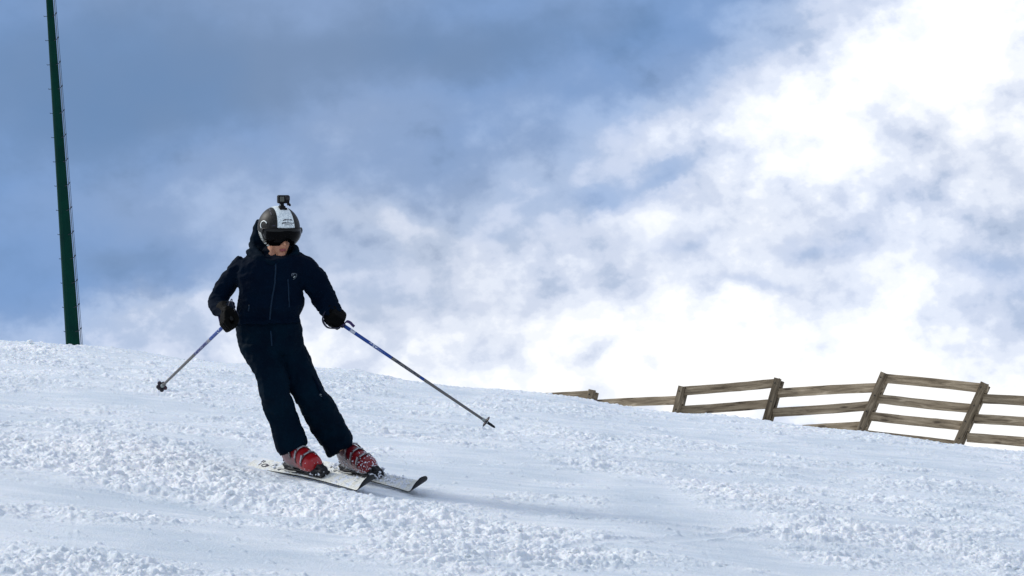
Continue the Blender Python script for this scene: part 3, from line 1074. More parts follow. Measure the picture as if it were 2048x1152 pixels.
def build_ski(FR, L, label):
    root = empty('ski', FR)
    tag(root, label, 'ski', 'pair of pale skis on the snow')
    def w_at(v):       # v 0 tail .. 1 tip
        base = 0.041 + 0.018 * (2 * v - 1) ** 2 + (0.006 if v > .5 else 0) * (2 * v - 1)
        if v > 0.93:
            q = (v - 0.93) / 0.07
            base *= math.sqrt(max(0.0, 1 - (q ** 3.2) * .96))
        if v < 0.02:
            base *= 0.78 + .22 * (v / .02)
        return base
    def z_at(y):
        tpos = y - (L / 2 - 0.15)
        z = 0.010 * (1 - (2 * y / L) ** 2) * 0.3
        if tpos > 0: z += 0.078 * (tpos / 0.15) ** 1.8
        tl = -(y + L / 2 - 0.05)
        if tl > 0: z += 0.008 * (tl / .05) ** 2
        return z
    vals = list(np.linspace(0, .88, 44)) + list(np.linspace(.89, 1.0, 24))
    rs = []
    for v in vals:
        y = -L / 2 + L * v; hw = w_at(v); z = z_at(y); th = .011 if v < .88 else .011 - .005 * (v - .88) / .12
        th += .006 * math.exp(-((v - .5) / .22) ** 2)
        bev = min(.004, hw * .4)
        pr = [(-hw, 0), (hw, 0), (hw, th * .35), (hw, th * .6), (hw - bev, th), (-hw + bev, th), (-hw, th * .6), (-hw, th * .35)]
        rs.append([FR @ Vector((a, y, z + b_)) for a, b_ in pr])
    mb = MB(); mb.rings(rs)
    me = mb.mesh()
    fi = FR.inverted()
    # black base and edges, pale topsheet by face slot
    for i, p in enumerate(me.polygons):
        p.material_index = 0
    n = 8
    for i in range(len(rs) - 1):
        for j in range(n):
            k = i * n + j
            me.polygons[k].material_index = 0 if j in (3, 4, 5) else 1
    me.polygons[len(me.polygons) - 1].material_index = 1; me.polygons[len(me.polygons) - 2].material_index = 1
    link('ski_body', sharp(me, 35), [M['topsheet'], M['ski_base']], root)
    def zt(y): 
        v = (y + L / 2) / L
        return z_at(y) + .011 + .006 * math.exp(-((v - .5) / .22) ** 2)
    # graphics near the tail
    mk = MB()
    y0 = -L / 2 + 0.20
    ring = []
    for q in range(17):
        a = 2 * math.pi * q / 16
        ring.append(FR @ Vector((.015 + .014 * math.cos(a), y0 + .05 * math.sin(a) * .8, zt(y0) + .001)))
    mk.tube(ring, .0035, 6)
    mk.box(FR @ Vector((.012, y0 + .03, zt(y0) + .001)), FR.to_3x3() @ Vector((.008, 0, 0)), FR.to_3x3() @ Vector((0, .02, 0)), FR.to_3x3() @ Vector((0, 0, .001)))
    for (yy, xx, hx, hy) in ((-L / 2 + .10, -.02, .012, .006), (-L / 2 + .13, -.018, .010, .005), (-L / 2 + .12, .012, .012, .004), (y0 + .10, .0, .006, .004), (y0 + .12, -.01, .004, .012)):
        mk.box(FR @ Vector((xx, yy, zt(yy) + .0015)), FR.to_3x3() @ Vector((hx, 0, 0)), FR.to_3x3() @ Vector((0, hy, 0)), FR.to_3x3() @ Vector((0, 0, .001)))
    link_each('tail_graphic', mk, M['ink'], root)
    # binding: plate, toe piece, heel piece, brake
    Rm = FR.to_3x3()
    def bx(mb, c, h, bev=.006):
        mb.box(FR @ Vector(c), Rm @ Vector((h[0], 0, 0)), Rm @ Vector((0, h[1], 0)), Rm @ Vector((0, 0, h[2])), bev=bev)
    cy = -0.05
    zt0 = zt(cy)
    b1 = MB(); bx(b1, (0, cy, zt0 + .008), (.036, .27, .008), .004)
    bx(b1, (0, cy + .10, zt0 + .019), (.03, .04, .006), .003); bx(b1, (0, cy - .12, zt0 + .019), (.03, .05, .006), .003)
    link('binding_plate', sharp(b1.mesh()), M['dark'], root)
    b2 = MB()
    bx(b2, (0, cy + .235, zt0 + .030), (.026, .045, .020)); bx(b2, (0, cy + .205, zt0 + .046), (.036, .016, .012))
    b2.capsule(FR @ Vector((-.036, cy + .19, zt0 + .045)), FR @ Vector((-.022, cy + .24, zt0 + .04)), .010)
    b2.capsule(FR @ Vector((.036, cy + .19, zt0 + .045)), FR @ Vector((.022, cy + .24, zt0 + .04)), .010)
    b2.capsule(FR @ Vector((0, cy + .22, zt0 + .06)), FR @ Vector((0, cy + .275, zt0 + .035)), .014, .01)
    link('toe_piece', sharp(b2.mesh()), M['dark'], root)
    b3 = MB()
    bx(b3, (0, cy - .215, zt0 + .030), (.028, .05, .020)); bx(b3, (0, cy - .185, zt0 + .062), (.026, .018, .022))
    b3.capsule(FR @ Vector((0, cy - .20, zt0 + .08)), FR @ Vector((0, cy - .275, zt0 + .055)), .013, .009)
    link('heel_piece', sharp(b3.mesh()), M['dark'], root)
    b4 = MB()
    for sx in (-1, 1):
        b4.tube([FR @ Vector((sx * .045, cy - .05, zt0 + .022)), FR @ Vector((sx * .052, cy - .15, zt0 + .020)), FR @ Vector((sx * .056, cy - .23, zt0 + .032)), FR @ Vector((sx * .06, cy - .27, zt0 + .028))], [.004, .004, .005, .010], 8)
    link_each('ski_brake', b4, M['galv'], root)
    return root, zt0, cy

ski1, zt0, bcy = build_ski(SF1, SL1, 'pale speckled ski nearer the camera, under the clean bright red boot')
ski2, _, _ = build_ski(SF2, SL2, 'pale speckled ski farther right, its tip out in front of the snow-caked red boot')
rg = np.random.RandomState(5)
for rt, FRm, nn_ in ((ski1, SF1, 50), (ski2, SF2, 230)):
    sp = [(rg.uniform(-.04, .04), rg.uniform(-.55, .62), .020 + .004 * rg.rand()) for _ in range(nn_)]
    sp += [(rg.uniform(-.045, .045), rg.uniform(.10, .25), .03 + .035 * rg.rand()) for _ in range(nn_ // 2)]
    link('caked_snow', snow_bits(FRm, sp, .003, .010, nn_), M['snowbit'], rt)['kind'] = 'stuff'

# ------------------------------------------------------------------ person: body
D0 = 20.0
def dz(k): return D0 + k

torso_rows = [((506, 510), (597, 508), dz(.07), .075), ((482, 520), (614, 514), dz(.01), .120), ((474, 532), (612, 530), dz(0), .128),
              ((474, 555), (609, 553), dz(-.01), .135), ((478, 580), (604, 580), dz(-.01), .138), ((477, 600), (608, 600), dz(0), .138),
              ((476, 612), (607, 612), dz(0), .136), ((473, 625), (600, 625), dz(.02), .130), ((474, 634), (598, 632), dz(.03), .124), ((472, 640), (600, 638), dz(.03), .130),
              ((471, 649), (602, 645), dz(.035), .134)]
armL_rows = [((478, 510), (505, 548), dz(.02), .080), ((463, 523), (492, 562), dz(.03), .082), ((446, 546), (474, 573), dz(.05), .078), ((432, 568), (465, 586), dz(.06), .074),
             ((421, 588), (459, 596), dz(.05), .074), ((417, 602), (455, 603), dz(.0), .070), ((419, 618), (458, 603), dz(-.08), .062), ((428, 630), (467, 604), dz(-.14), .055), ((438, 634), (472, 614), dz(-.19), .048)]
armR_rows = [((585, 506), (592, 556), dz(.02), .080), ((603, 508), (602, 570), dz(.02), .085), ((621, 516), (609, 580), dz(.03), .085), ((637, 529), (617, 592), dz(.04), .082), ((651, 547), (623, 602), dz(.04), .078),
             ((662, 570), (629, 612), dz(.01), .072), ((671, 590), (636, 621), dz(-.04), .066), ((677, 604), (641, 627), dz(-.08), .062), ((684, 616), (646, 634), dz(-.11), .056), ((686, 622), (650, 636), dz(-.125), .052)]
hip_rows = [((479, 642), (595, 640), dz(.04), .112), ((472, 655), (603, 652), dz(.05), .125), ((475, 672), (604, 668), dz(.05), .130), ((478, 688), (606, 684), dz(.04), .130),
            ((482, 702), (610, 697), dz(.03), .120), ((500, 712), (604, 708), dz(.03), .10)]
legL_rows = [((478, 690), (558, 692), dz(.02), .110), ((484, 706), (563, 708), dz(0), .108), ((491, 716), (566, 722), dz(-.02), .105), ((501, 735), (571, 740), dz(-.06), .100), ((511, 753), (576, 757), dz(-.09), .096),
             ((518, 772), (579, 775), dz(-.11), .092), ((520, 785), (580, 786), dz(-.11), .092), ((521.5, 797), (583, 797), dz(-.10), .090), ((527, 815), (589, 811), dz(-.07), .088), ((534, 838), (595, 829), dz(-.03), .088), ((546, 868), (604, 856), dz(.0), .090), ((552, 893), (612, 876), dz(.02), .094), ((556, 902), (615, 883), dz(.03), .096), ((561, 910), (614, 889), dz(.03), .094)]
legR_rows = [((532, 696), (610, 690), dz(.06), .110), ((545, 712), (616, 704), dz(.06), .108), ((553, 726), (622, 720), dz(.05), .105), ((562, 746), (631, 742), dz(.03), .100), ((571, 765), (637, 759), dz(.01), .096),
             ((578, 779), (644, 772), dz(.0), .092), ((584, 790), (648, 783), dz(.0), .092), ((592, 802), (661, 794), dz(.0), .090), ((601, 820), (671, 812), dz(.03), .090), ((612, 842), (682, 832), dz(.07), .090), ((626, 867), (692, 852), dz(.12), .092), ((644, 893), (704, 872), dz(.17), .095), ((652, 907), (707, 883), dz(.19), .097), ((658, 914), (704, 890), dz(.20), .094)]

# head frame
fh = V(0.40, -0.89, -0.22).normalized()
uh0 = V(-0.02, 0.0, 1.0)
uh = (uh0 - fh * uh0.dot(fh)).normalized()
xh = fh.cross(uh).normalized()
HC = P(557.5, 456, 20.0)
HF = frame_from(HC, xh, fh, uh)
def HL(x, y, z): return HF @ Vector((x, y, z))

body = MB()
body.loft(torso_rows, shrink=.80); body.loft(hip_rows, shrink=.80)
body.loft(armL_rows, shrink=.62); body.loft(armR_rows, shrink=.62)
body.loft(legL_rows, shrink=.62); body.loft(legR_rows, shrink=.62)
# neck, cranium, jaw
body.chain([P(548, 525, dz(.02)), HL(0, -.025, -.10)], [.055, .050], 16)
body.ellipsoid(HL(0, -.012, .012), xh * .080, fh * .098, uh * .103, 28, 18)
jr = []
for z, hw, yf, yb in ((.03, .074, .086, -.03), (-.02, .074, .088, -.03), (-.05, .070, .090, -.03), (-.08, .061, .092, -.01), (-.105, .052, .093, .01), (-.130, .040, .092, .03), (-.150, .030, .090, .045), (-.168, .019, .083, .055)):
    ring = []
    for i in range(28):
        a = 2 * math.pi * i / 28
        yy = math.sin(a)
        ring.append(HL(hw * math.copysign(abs(math.cos(a)) ** .85, math.cos(a)) * (1.0 if yy < 0 else 1.0 - .12 * yy), (yf + yb) / 2 + (yf - yb) / 2 * yy, z))
    jr.append(ring)
body.rings(jr)
body.chain([HL(0, .090, .005), HL(0, .106, -.045), HL(0, .113, -.074)], [.008, .011, .014], 10)     # nose
for sx in (-1, 1):
    body.ellipsoid(HL(sx * .013, .102, -.079), xh * .009, fh * .010, uh * .007, 10, 6)             # nostril wings
    body.ellipsoid(HL(sx * .034, .076, -.045), xh * .026, fh * .020, uh * .024, 14, 10)            # cheeks
    body.ellipsoid(HL(sx * .032, .078, .020), xh * .024, fh * .014, uh * .010, 14, 8)              # brow
    body.ellipsoid(HL(sx * .031, .078, -.004), xh * .013, fh * .012, uh * .010, 12, 8)             # eyes
    body.ellipsoid(HL(sx * .080, -.01, -.03), xh * .010, fh * .018, uh * .030, 12, 8)              # ears
body.ellipsoid(HL(0, .094, -.112), xh * .024, fh * .0115, uh * .0065, 16, 8)                       # upper lip
body.ellipsoid(HL(0, .093, -.123), xh * .021, fh * .0115, uh * .0065, 16, 8)                       # lower lip
body.ellipsoid(HL(0, .086, -.150), xh * .022, fh * .018, uh * .018, 16, 10)                        # chin

# hands
def hand_frame(center, pole_tip, arm_dir, back_hint):
    g = (center - pole_tip).normalized()               # grip axis, towards the thumb
    a = (arm_dir - g * arm_dir.dot(g)).normalized()
    bb_ = a.cross(g).normalized()
    if bb_.dot(back_hint) < 0: bb_ = -bb_
    return center, g, a, bb_

TIPL = P(317, 779, 20.85); GL = P(459, 641, 19.72)
TIPR = P(990, 855, 19.95); GR = P(671, 640, 19.84)
HLf = hand_frame(GL, TIPL, V(.15, -.55, -.75), V(-.2, -.9, .3))
HRf = hand_frame(GR, TIPR, V(.05, -.75, -.6), V(.5, -.6, .5))

def hand_shape(mb, hf, wrist, k=1.0, fr=.0115, extra=1.0):
    c, g, a, b_ = hf
    def q(x, y, z): return c + a * x * k + b_ * y * k + g * z * k
    names = [(.034, 1.0, .0), (.011, 1.06, .002), (-.012, 1.0, .0), (-.034, .86, -.004)]
    for z, ln, off in names:
        r0 = fr
        kn = q(.020 + off, .034, z)
        pip = q(.020 + .034 * ln, .006, z * .98)
        dip = q(.012 + .022 * ln, -.024 * ln, z * .96)
        tip_ = q(-.008, -.030 * ln, z * .95)
        mb.chain([q(-.045, .030, z * .8), kn], [r0 * 1.15, r0 * 1.12], 10)
        mb.chain([kn, pip, dip, tip_], [r0 * 1.12, r0 * 1.02, r0 * .95, r0 * .86], 10)
    # palm
    for z in (-.026, 0, .026):
        mb.chain([q(-.060, .020, z * .8), q(.010, .026, z)], [.019 * extra, .014 * extra], 12)
    # thumb, from the side of the palm near its base
    mb.chain([q(-.050, .010, .030), q(-.028, -.010, .046), q(.002, -.026, .050), q(.026, -.022, .046)], [fr * 1.5, fr * 1.3, fr * 1.12, fr], 10)
    mb.chain([wrist, q(-.055, .018, 0)], [.027 * extra, .026 * extra], 14)

WL = P(456, 624, dz(-.18)); WRp = P(669, 627, dz(-.12))
hand_shape(body, HLf, WL, 1.0, .0085, .85); hand_shape(body, HRf, WRp, 1.0, .0085, .85)
# feet inside the boots
BO1 = SF1 @ Matrix.Translation((0, bcy + .014, zt0 + .018)) @ Matrix.Scale(1.20, 4); BO2 = SF2 @ Matrix.Translation((0, bcy + .014, zt0 + .018)) @ Matrix.Scale(1.20, 4)
# boots lean with the shins
for BO, sh in ((BO1, P(586, 887, dz(.045))), (BO2, P(680, 885, dz(.20)))):
    body.chain([sh, BO @ Vector((0, -.06, .10))], [.034, .030], 14)
    body.chain([BO @ Vector((0, -.09, .05)), BO @ Vector((0, .0, .055)), BO @ Vector((0, .09, .040))], [.030, .032, .024], 14)
bme = remesh(body, .0048, 3)
# paint lips
cb = coords(bme)
fi = HF.inverted()
Ri = np.array(fi.to_3x3()); ti = np.array(fi.translation)
lc = cb @ Ri.T + ti
lipv = (np.abs(lc[:, 0]) < .025 - np.abs(lc[:, 2] + .1175) * .9) & (np.abs(lc[:, 2] + .1175) < .0095) & (lc[:, 1] > .085)
mi_ = np.zeros(len(bme.polygons), dtype=np.int32)
for p in bme.polygons:
    pass
pv = np.empty(len(bme.loops), dtype=np.int32); bme.loops.foreach_get('vertex_index', pv)
ls = np.empty(len(bme.polygons), dtype=np.int32); bme.polygons.foreach_get('loop_start', ls)
mi_[lipv[pv[ls]] & lipv[pv[ls + 2]]] = 1
person = link('person', bme, [M['skin'], M['lip']], loc=ground_px(670, 958))
bme.polygons.foreach_set('material_index', mi_)
tag(person, 'skier in navy jacket and trousers, helmet and red boots, turning with both arms out', 'person')

# ------------------------------------------------------------------ clothing
def wrinkle(me, amp, scale, stretch=(1, 1, 1), seed=0):
    c = coords(me); n = normals(me)
    q = c * (np.array(stretch) / scale) + seed
    w = perlin3(q) + .5 * perlin3(q * 2.1 + 7)
    rid = (1 - np.abs(w) * 2.2)
    set_coords(me, c + n * (amp * (rid - .45))[:, None])

jk = MB()
jk.loft(torso_rows); jk.loft(armL_rows); jk.loft(armR_rows)
# collar ring around the chin
cpts = []
for i in range(25):
    a = 2 * math.pi * i / 24
    # a=0 viewer right, pi/2 behind, pi viewer left, 3pi/2 front
    px = 549 + 43 * math.cos(a); dd = .115 * math.sin(a)
    py = 515 + 12 * (-math.sin(a)) - 5 * abs(math.cos(a))
    cpts.append(P(px, py, dz(.01 + dd)))
jk.chain(cpts, .026, 12)
cpts2 = []
for i in range(25):
    a = 2 * math.pi * i / 24
    px = 549 + 49 * math.cos(a); dd = .125 * math.sin(a)
    py = 517 + 12 * (-math.sin(a)) - 8 * abs(math.cos(a))
    cpts2.append(P(px, py + 5, dz(.01 + dd)))
jk.chain(cpts2, .024, 12)
jk.ellipsoid(HL(0, -.035, -.165), xh * .080, fh * .075, uh * .060)
# hem roll and cuffs
for rows, rr in ((torso_rows[-3], .012),):
    pass
jme = remesh(jk, .0075, 4)
wrinkle(jme, .009, .10, (1, 1, 1.5), 3)
wrinkle(jme, .0050, .08, (1, 1, 1.8), 11)
jb = bvh_of(jme)
jacket = link('jacket', jme, M['navy'], person)
zp = MB(); decal_ribbon(zp, jb, [(551.5, 528), (551, 548), (549, 570), (545, 592), (542, 612), (539.5, 640)], .0048, .003)
link('zip', zp.mesh(), M['zip'], jacket)
zp = MB(); decal_ribbon(zp, jb, [(575.5, 558), (577, 578), (577.5, 596), (578.5, 614)], .0038, .0025)
link('pocket_zip', zp.mesh(), M['zip'], jacket)
zp = MB()
decal_ribbon(zp, jb, [(499, 610), (497, 622)], .004, .0025)
link('pocket_zip', zp.mesh(), M['zip'], jacket)
em = MB()
decal_ribbon(em, jb, [(586, 559.5), (590.5, 555.5), (593, 550.5), (592.5, 548.2), (590, 547.2)], .0017, .003, mi=0, sub=3)
decal_ribbon(em, jb, [(590, 547.2), (585, 547), (583.2, 548.6), (583.6, 552.6)], .0026, .003, mi=0, sub=3)
decal_ribbon(em, jb, [(585.2, 549), (587.5, 550)], .004, .003, mi=0, sub=3)
decal_ribbon(em, jb, [(586.8, 555.2), (587.2, 553.8), (589.8, 552.4)], .0026, .0035, mi=1, sub=3)
link('emblem', em.mesh(), [M['emblem'], M['emblem_hi']], jacket)
# hood
hd = MB()
hood_rows = [((500, 518), (596, 514), dz(.07), .085), ((498, 502), (596, 500), dz(.11), .060), ((499, 488), (585, 488), dz(.13), .055), ((500.5, 475), (575, 475), dz(.135), .055),
             ((503, 463), (565, 463), dz(.14), .055), ((507, 452), (555, 452), dz(.14), .050), ((511, 443), (545, 443), dz(.12), .045), ((514, 439), (535, 440), dz(.12), .025)]
hd.loft(hood_rows)
hd.chain([P(499, 505, dz(-.01)), P(516, 518, dz(-.09)), P(545, 527, dz(-.12)), P(575, 522, dz(-.09)), P(592, 506, dz(-.02)), P(590, 496, dz(.05))], [.024, .024, .018, .018, .024, .022], 12)
hd.chain([P(503, 488, dz(.06)), P(510, 503, dz(-.02)), P(526, 516, dz(-.09))], [.020, .024, .018], 12)
hme = remesh(hd, .007, 4); wrinkle(hme, .005, .07, (1, 1, 1), 5)
link('hood', hme, M['navy_trouser'], jacket)

tr = MB(); tr.loft(hip_rows); tr.loft(legL_rows); tr.loft(legR_rows)
tme_ = remesh(tr, .0075, 4)
wrinkle(tme_, .010, .12, (1.4, 1, .7), 23)
wrinkle(tme_, .0055, .09, (1, 1, 1.8), 33)
tbv = bvh_of(tme_)
trousers = link('trousers', tme_, M['navy_trouser'], person)
zp = MB(); decal_ribbon(zp, tbv, [(541.5, 662), (542.5, 676), (543.5, 692)], .0045, .003)
link('zip', zp.mesh(), M['zip'], trousers)
em = MB()
decal_ribbon(em, tbv, [(639, 788.5), (640, 791.5), (643, 793), (646, 792)], .002, .003, mi=0, sub=3)
decal_ribbon(em, tbv, [(640.8, 788.8), (642.5, 790.2), (645, 788)], .0024, .0035, mi=1, sub=3)
link('emblem', em.mesh(), [M['emblem'], M['emblem_hi']], trousers)
pk = MB()
decal_ribbon(pk, tbv, [(626, 752), (633, 766), (640, 781), (650, 800)], .010, .004, .003)
link('pocket_flap', pk.mesh(), M['navy'], trousers)

for hf, w_, cuffa, cuffb in ((HLf, WL, P(447, 617, dz(-.13)), P(457, 628, dz(-.20))), (HRf, WRp, P(665, 620, dz(-.105)), P(671, 630, dz(-.135)))):
    gl = MB(); hand_shape(gl, hf, w_, 1.02, .0150, 1.25)
    gl.ellipsoid(hf[0] - hf[2] * .012 + hf[3] * .020, hf[2] * .048, hf[3] * .030, hf[1] * .050, 20, 12)
    gl.chain([cuffa, cuffb], [.047, .044], 16)
    gme = remesh(gl, .0036, 7, .5); wrinkle(gme, .0018, .025, (1, 1, 1), 2)
    link('glove', gme, M['glove'], person)

# ------------------------------------------------------------------ helmet
RX, RY, RZ = .128, .146, .136
def hsurf(az, el, k=1.0):
    """az from forward towards the wearer's right, el up"""
    ce = math.cos(el)
    p = Vector((RX * math.sin(az) * ce, RY * math.cos(az) * ce, RZ * math.sin(el)))
    # slightly boxier
    return HL(p.x * k, p.y * k, p.z * k)

def lerp_tab(tab, x):
    for (a, va), (b_, vb) in zip(tab[:-1], tab[1:]):
        if x <= b_:
            t_ = (x - a) / (b_ - a); t_ = t_ * t_ * (3 - 2 * t_)
            return va + (vb - va) * t_
    return tab[-1][1]

def shell(low_tab, k0, k1, top=90, n_az=96, n_el=30):
    rs = []
    azs = [2 * math.pi * i / n_az - math.pi for i in range(n_az)]
    for kk_, rev in ((k0, False), (k1, True)):
        seq = range(n_el + 1)
        for e in (seq if not rev else reversed(list(seq))):
            ring = []
            for az in azs:
                low = math.radians(lerp_tab(low_tab, abs(math.degrees(az))))
                el = math.radians(89.5) + (low - math.radians(89.5)) * e / n_el
                ring.append(hsurf(az, el, kk_))
            rs.append(ring)
    mb = MB(); mb.rings(rs, cap=True)
    return mb.mesh()

def helmet_material():
    m = bpy.data.materials.new('helmet_shell'); m.use_nodes = True
    nt = m.node_tree; b = nt.nodes['Principled BSDF']
    t = N(nt, 'ShaderNodeTexCoord'); sp = N(nt, 'ShaderNodeSeparateXYZ')
    nt.links.new(t.outputs['Object'], sp.inputs[0])
    axx = math_node(nt, 'ABSOLUTE', math_node(nt, 'ADD', sp.outputs['X'], 0.0))
    wz = math_node(nt, 'ADD', math_node(nt, 'MULTIPLY', sp.outputs['Z'], -0.10), 0.0590)
    dlt = math_node(nt, 'SUBTRACT', wz, axx)
    stripe = N(nt, 'ShaderNodeMapRange'); stripe.inputs['From Min'].default_value = -.0008; stripe.inputs['From Max'].default_value = .0008
    nt.links.new(dlt, stripe.inputs['Value'])
    zf = N(nt, 'ShaderNodeMapRange'); zf.inputs['From Min'].default_value = .0255; zf.inputs['From Max'].default_value = .027
    nt.links.new(sp.outputs['Z'], zf.inputs['Value'])
    f = math_node(nt, 'MULTIPLY', stripe.outputs[0], zf.outputs[0])
    n = N(nt, 'ShaderNodeTexNoise'); n.inputs['Scale'].default_value = 90; n.inputs['Detail'].default_value = 5
    nt.links.new(t.outputs['Object'], n.inputs['Vector'])
    r = N(nt, 'ShaderNodeMapRange'); r.inputs['From Min'].default_value = .38; r.inputs['From Max'].default_value = .6
    nt.links.new(n.outputs['Fac'], r.inputs['Value'])
    wc = N(nt, 'ShaderNodeMix', data_type='RGBA'); wc.inputs['A'].default_value = (.60, .67, .67, 1); wc.inputs['B'].default_value = (.88, .93, .90, 1)
    nt.links.new(r.outputs[0], wc.inputs['Factor'])
    dc = N(nt, 'ShaderNodeMix', data_type='RGBA'); dc.inputs['A'].default_value = (.009, .009, .008, 1); dc.inputs['B'].default_value = (.024, .023, .020, 1)
    nt.links.new(r.outputs[0], dc.inputs['Factor'])
    x = N(nt, 'ShaderNodeMix', data_type='RGBA'); nt.links.new(f, x.inputs['Factor'])
    nt.links.new(dc.outputs['Result'], x.inputs['A']); nt.links.new(wc.outputs['Result'], x.inputs['B'])
    # thin purple-black band on the wearer's left of the stripe
    nt.links.new(x.outputs['Result'], b.inputs['Base Color']); b.inputs['Roughness'].default_value = .5; b.inputs['Specular IOR Level'].default_value = .15
    return m
M['helmet'] = helmet_material()
sh_low = [(0, 8), (44, 8), (56, -8), (66, -30), (72, -28), (80, -9), (104, -7), (125, -22), (180, -30)]
sme = shell(sh_low, 1.0, .90)
hb = bvh_of(sme)
helmet = link('helmet', sme, M['helmet'], person, HF)
# inner padding and ear pads
pad = MB()
for sx in (-1, 1):
    rs = []
    for kk_ in (.97, .82):
        rows_ = range(9) if kk_ == .97 else range(8, -1, -1)
        for e in rows_:
            el = math.radians(-6 - 38 * e / 8)
            ring = []
            for q in range(13):
                az = sx * math.radians(72 + 44 * (q / 12) - 6 * e / 8)
                if e > 5: az = sx * (math.radians(72 + 44 * (q / 12)) * .5 + math.radians(92) * .5)
                ring.append(hsurf(az, el, kk_))
            rs.append(ring)
    b0 = len(pad.v)
    pad.rings(rs, closed=False, cap=False)
def pad_material():
    m = bpy.data.materials.new('ear_pad_print'); m.use_nodes = True
    nt = m.node_tree; b = nt.nodes['Principled BSDF']
    t = N(nt, 'ShaderNodeTexCoord'); v = N(nt, 'ShaderNodeTexVoronoi'); v.inputs['Scale'].default_value = 42; v.feature = 'DISTANCE_TO_EDGE'
    nt.links.new(t.outputs['Object'], v.inputs['Vector'])
    r = N(nt, 'ShaderNodeValToRGB'); nt.links.new(v.outputs['Distance'], r.inputs['Fac'])
    r.color_ramp.elements[0].position = .05; r.color_ramp.elements[0].color = (.48, .50, .46, 1)
    r.color_ramp.elements[1].position = .16; r.color_ramp.elements[1].color = (.10, .11, .12, 1)
    e = r.color_ramp.elements.new(.5); e.color = (.02, .02, .025, 1)
    nt.links.new(r.outputs[0], b.inputs['Base Color']); b.inputs['Roughness'].default_value = .8
    return m
M['pad'] = pad_material()
link_each('ear_pad', pad, M['pad'], helmet, HF)
# dark lining ring that closes the gap between shell and face
ln = MB()
for sx in (-1, 1):
    ln = MB(); ln.chain([hsurf(sx * math.radians(66), math.radians(6), .88), hsurf(sx * math.radians(68), math.radians(-20), .86), hsurf(sx * math.radians(66), math.radians(-40), .84), hsurf(sx * math.radians(66), math.radians(-56), .84)], [.014, .014, .013, .011], 12)
    link('chin_strap', ln.mesh(), M['black'], helmet, HF)
bk = MB()
for k_, (a_, e_) in enumerate(((86, -46), (82, -56))):
    c = hsurf(math.radians(a_), math.radians(e_), .93)
    bk.ellipsoid(c, xh * .008, fh * .014, uh * .007, 10, 6)
link_each('strap_buckle', bk, M['white'], helmet, HF)
# visor
vr = []
vtab = [(0, -20), (7, -23), (19, -37), (40, -39), (54, -33), (66, -10)]
for kk_ in (1.065, 1.04):
    es = range(15) if kk_ > 1.05 else range(14, -1, -1)
    for e in es:
        ring = []
        for q in range(61):
            az = math.radians(-66 + 132 * q / 60)
            low = math.radians(lerp_tab(vtab, abs(math.degrees(az))))
            hi = math.radians(10 - 8 * (abs(q - 30) / 30) ** 3)
            el = hi + (low - hi) * e / 14
            bulge = 1 + .03 * math.sin(math.pi * min(1, e / 14))
            ring.append(hsurf(az, el, kk_ * bulge))
        vr.append(ring)
vb = MB(); vb.rings(vr, closed=False, cap=False)
n61 = 61
# close rim
nr = len(vr)
base_i = 0
vb.f.append(None) if False else None
for j in range(60):
    vb.f.append([0 * 61 + j, 0 * 61 + j + 1, (nr - 1) * 61 + j + 1, (nr - 1) * 61 + j]); vb.mi.append(0)
for i in range(15):
    i2 = nr - 1 - i
    if i < 14:
        for c_ in (0, 60):
            vb.f.append([i * 61 + c_, (i + 1) * 61 + c_, (i2 - 1) * 61 + c_, i2 * 61 + c_]); vb.mi.append(0)
for k_ in range(29 * 60):
    i_, j_ = divmod(k_, 60)
    row = i_ if i_ < 15 else 28 - i_
    if row < 2 or j_ < 9 or j_ > 54: vb.mi[k_] = 1  # smoky rim, widened on the wearer's left as a reflection painted in grey
link('visor', sharp(vb.mesh(), 50), [M['visor'], M['visor_rim_sheen']], helmet, HF)
br = MB()
rim = [hsurf(math.radians(-70 + 140 * q / 40), math.radians(10.5 - 8 * (abs(q - 20) / 20) ** 3), 1.055) for q in range(41)]
br.tube(rim, .0045, 8)
link('visor_frame', br.mesh(), M['black'], helmet, HF)
hg = MB()
for sx in (-1, 1):
    c = hsurf(sx * math.radians(68), math.radians(-2), 1.05)
    hg.ellipsoid(c, xh * .008, fh * .018, uh * .020, 14, 8)
link_each('visor_hinge', hg, M['black'], helmet, HF)
# vents
vt = MB()
for pts in ([(538, 417), (541, 422)], [(541, 424), (543, 430)], [(545, 451), (551, 452)]):
    decal_ribbon(vt, hb, pts, .0035, .0008, .0008, sub=3)
link_each('vent', vt, M['ink'], helmet, HF)
lg = MB()
arc = [(528 + 6.3 * math.cos(math.radians(a)), 450.5 - 8.5 * math.sin(math.radians(a))) for a in range(222, 18, -14)]
decal_ribbon(lg, hb, arc, .0034, .002, .001, sub=2)
link('side_mark', lg.mesh(), M['white'], helmet, HF)
# lettering on the stripe: three lines, too small in the photo to be read
lt = MB()
rg2 = random.Random(3)
def word(x0, x1, yf, hgt, step, wd):
    x = x0
    while x < x1:
        yb_ = yf(x)
        k = rg2.random()
        if k < .55: decal_ribbon(lt, hb, [(x, yb_ - hgt / 2), (x + .1, yb_ + hgt / 2)], wd, .0012, .0006, sub=1)
        elif k < .8: decal_ribbon(lt, hb, [(x - .3, yb_ - hgt / 2), (x + step * .6, yb_ - hgt * .4)], wd, .0012, .0006, sub=1); decal_ribbon(lt, hb, [(x, yb_ - hgt / 2), (x, yb_ + hgt / 2)], wd, .0012, .0006, sub=1)
        else: decal_ribbon(lt, hb, [(x, yb_ + hgt / 2), (x + step * .6, yb_ + hgt / 2)], wd, .0012, .0006, sub=1)
        x += step
word(566.5, 584.5, lambda x: 440.8 - 1.6 * (1 - ((x - 575.5) / 9) ** 2), 2.2, 1.05, .0012)
word(564.8, 587, lambda x: 446.3 - .5 * math.sin((x - 564) / 23 * 3.1), 2.2, 1.1, .0013)
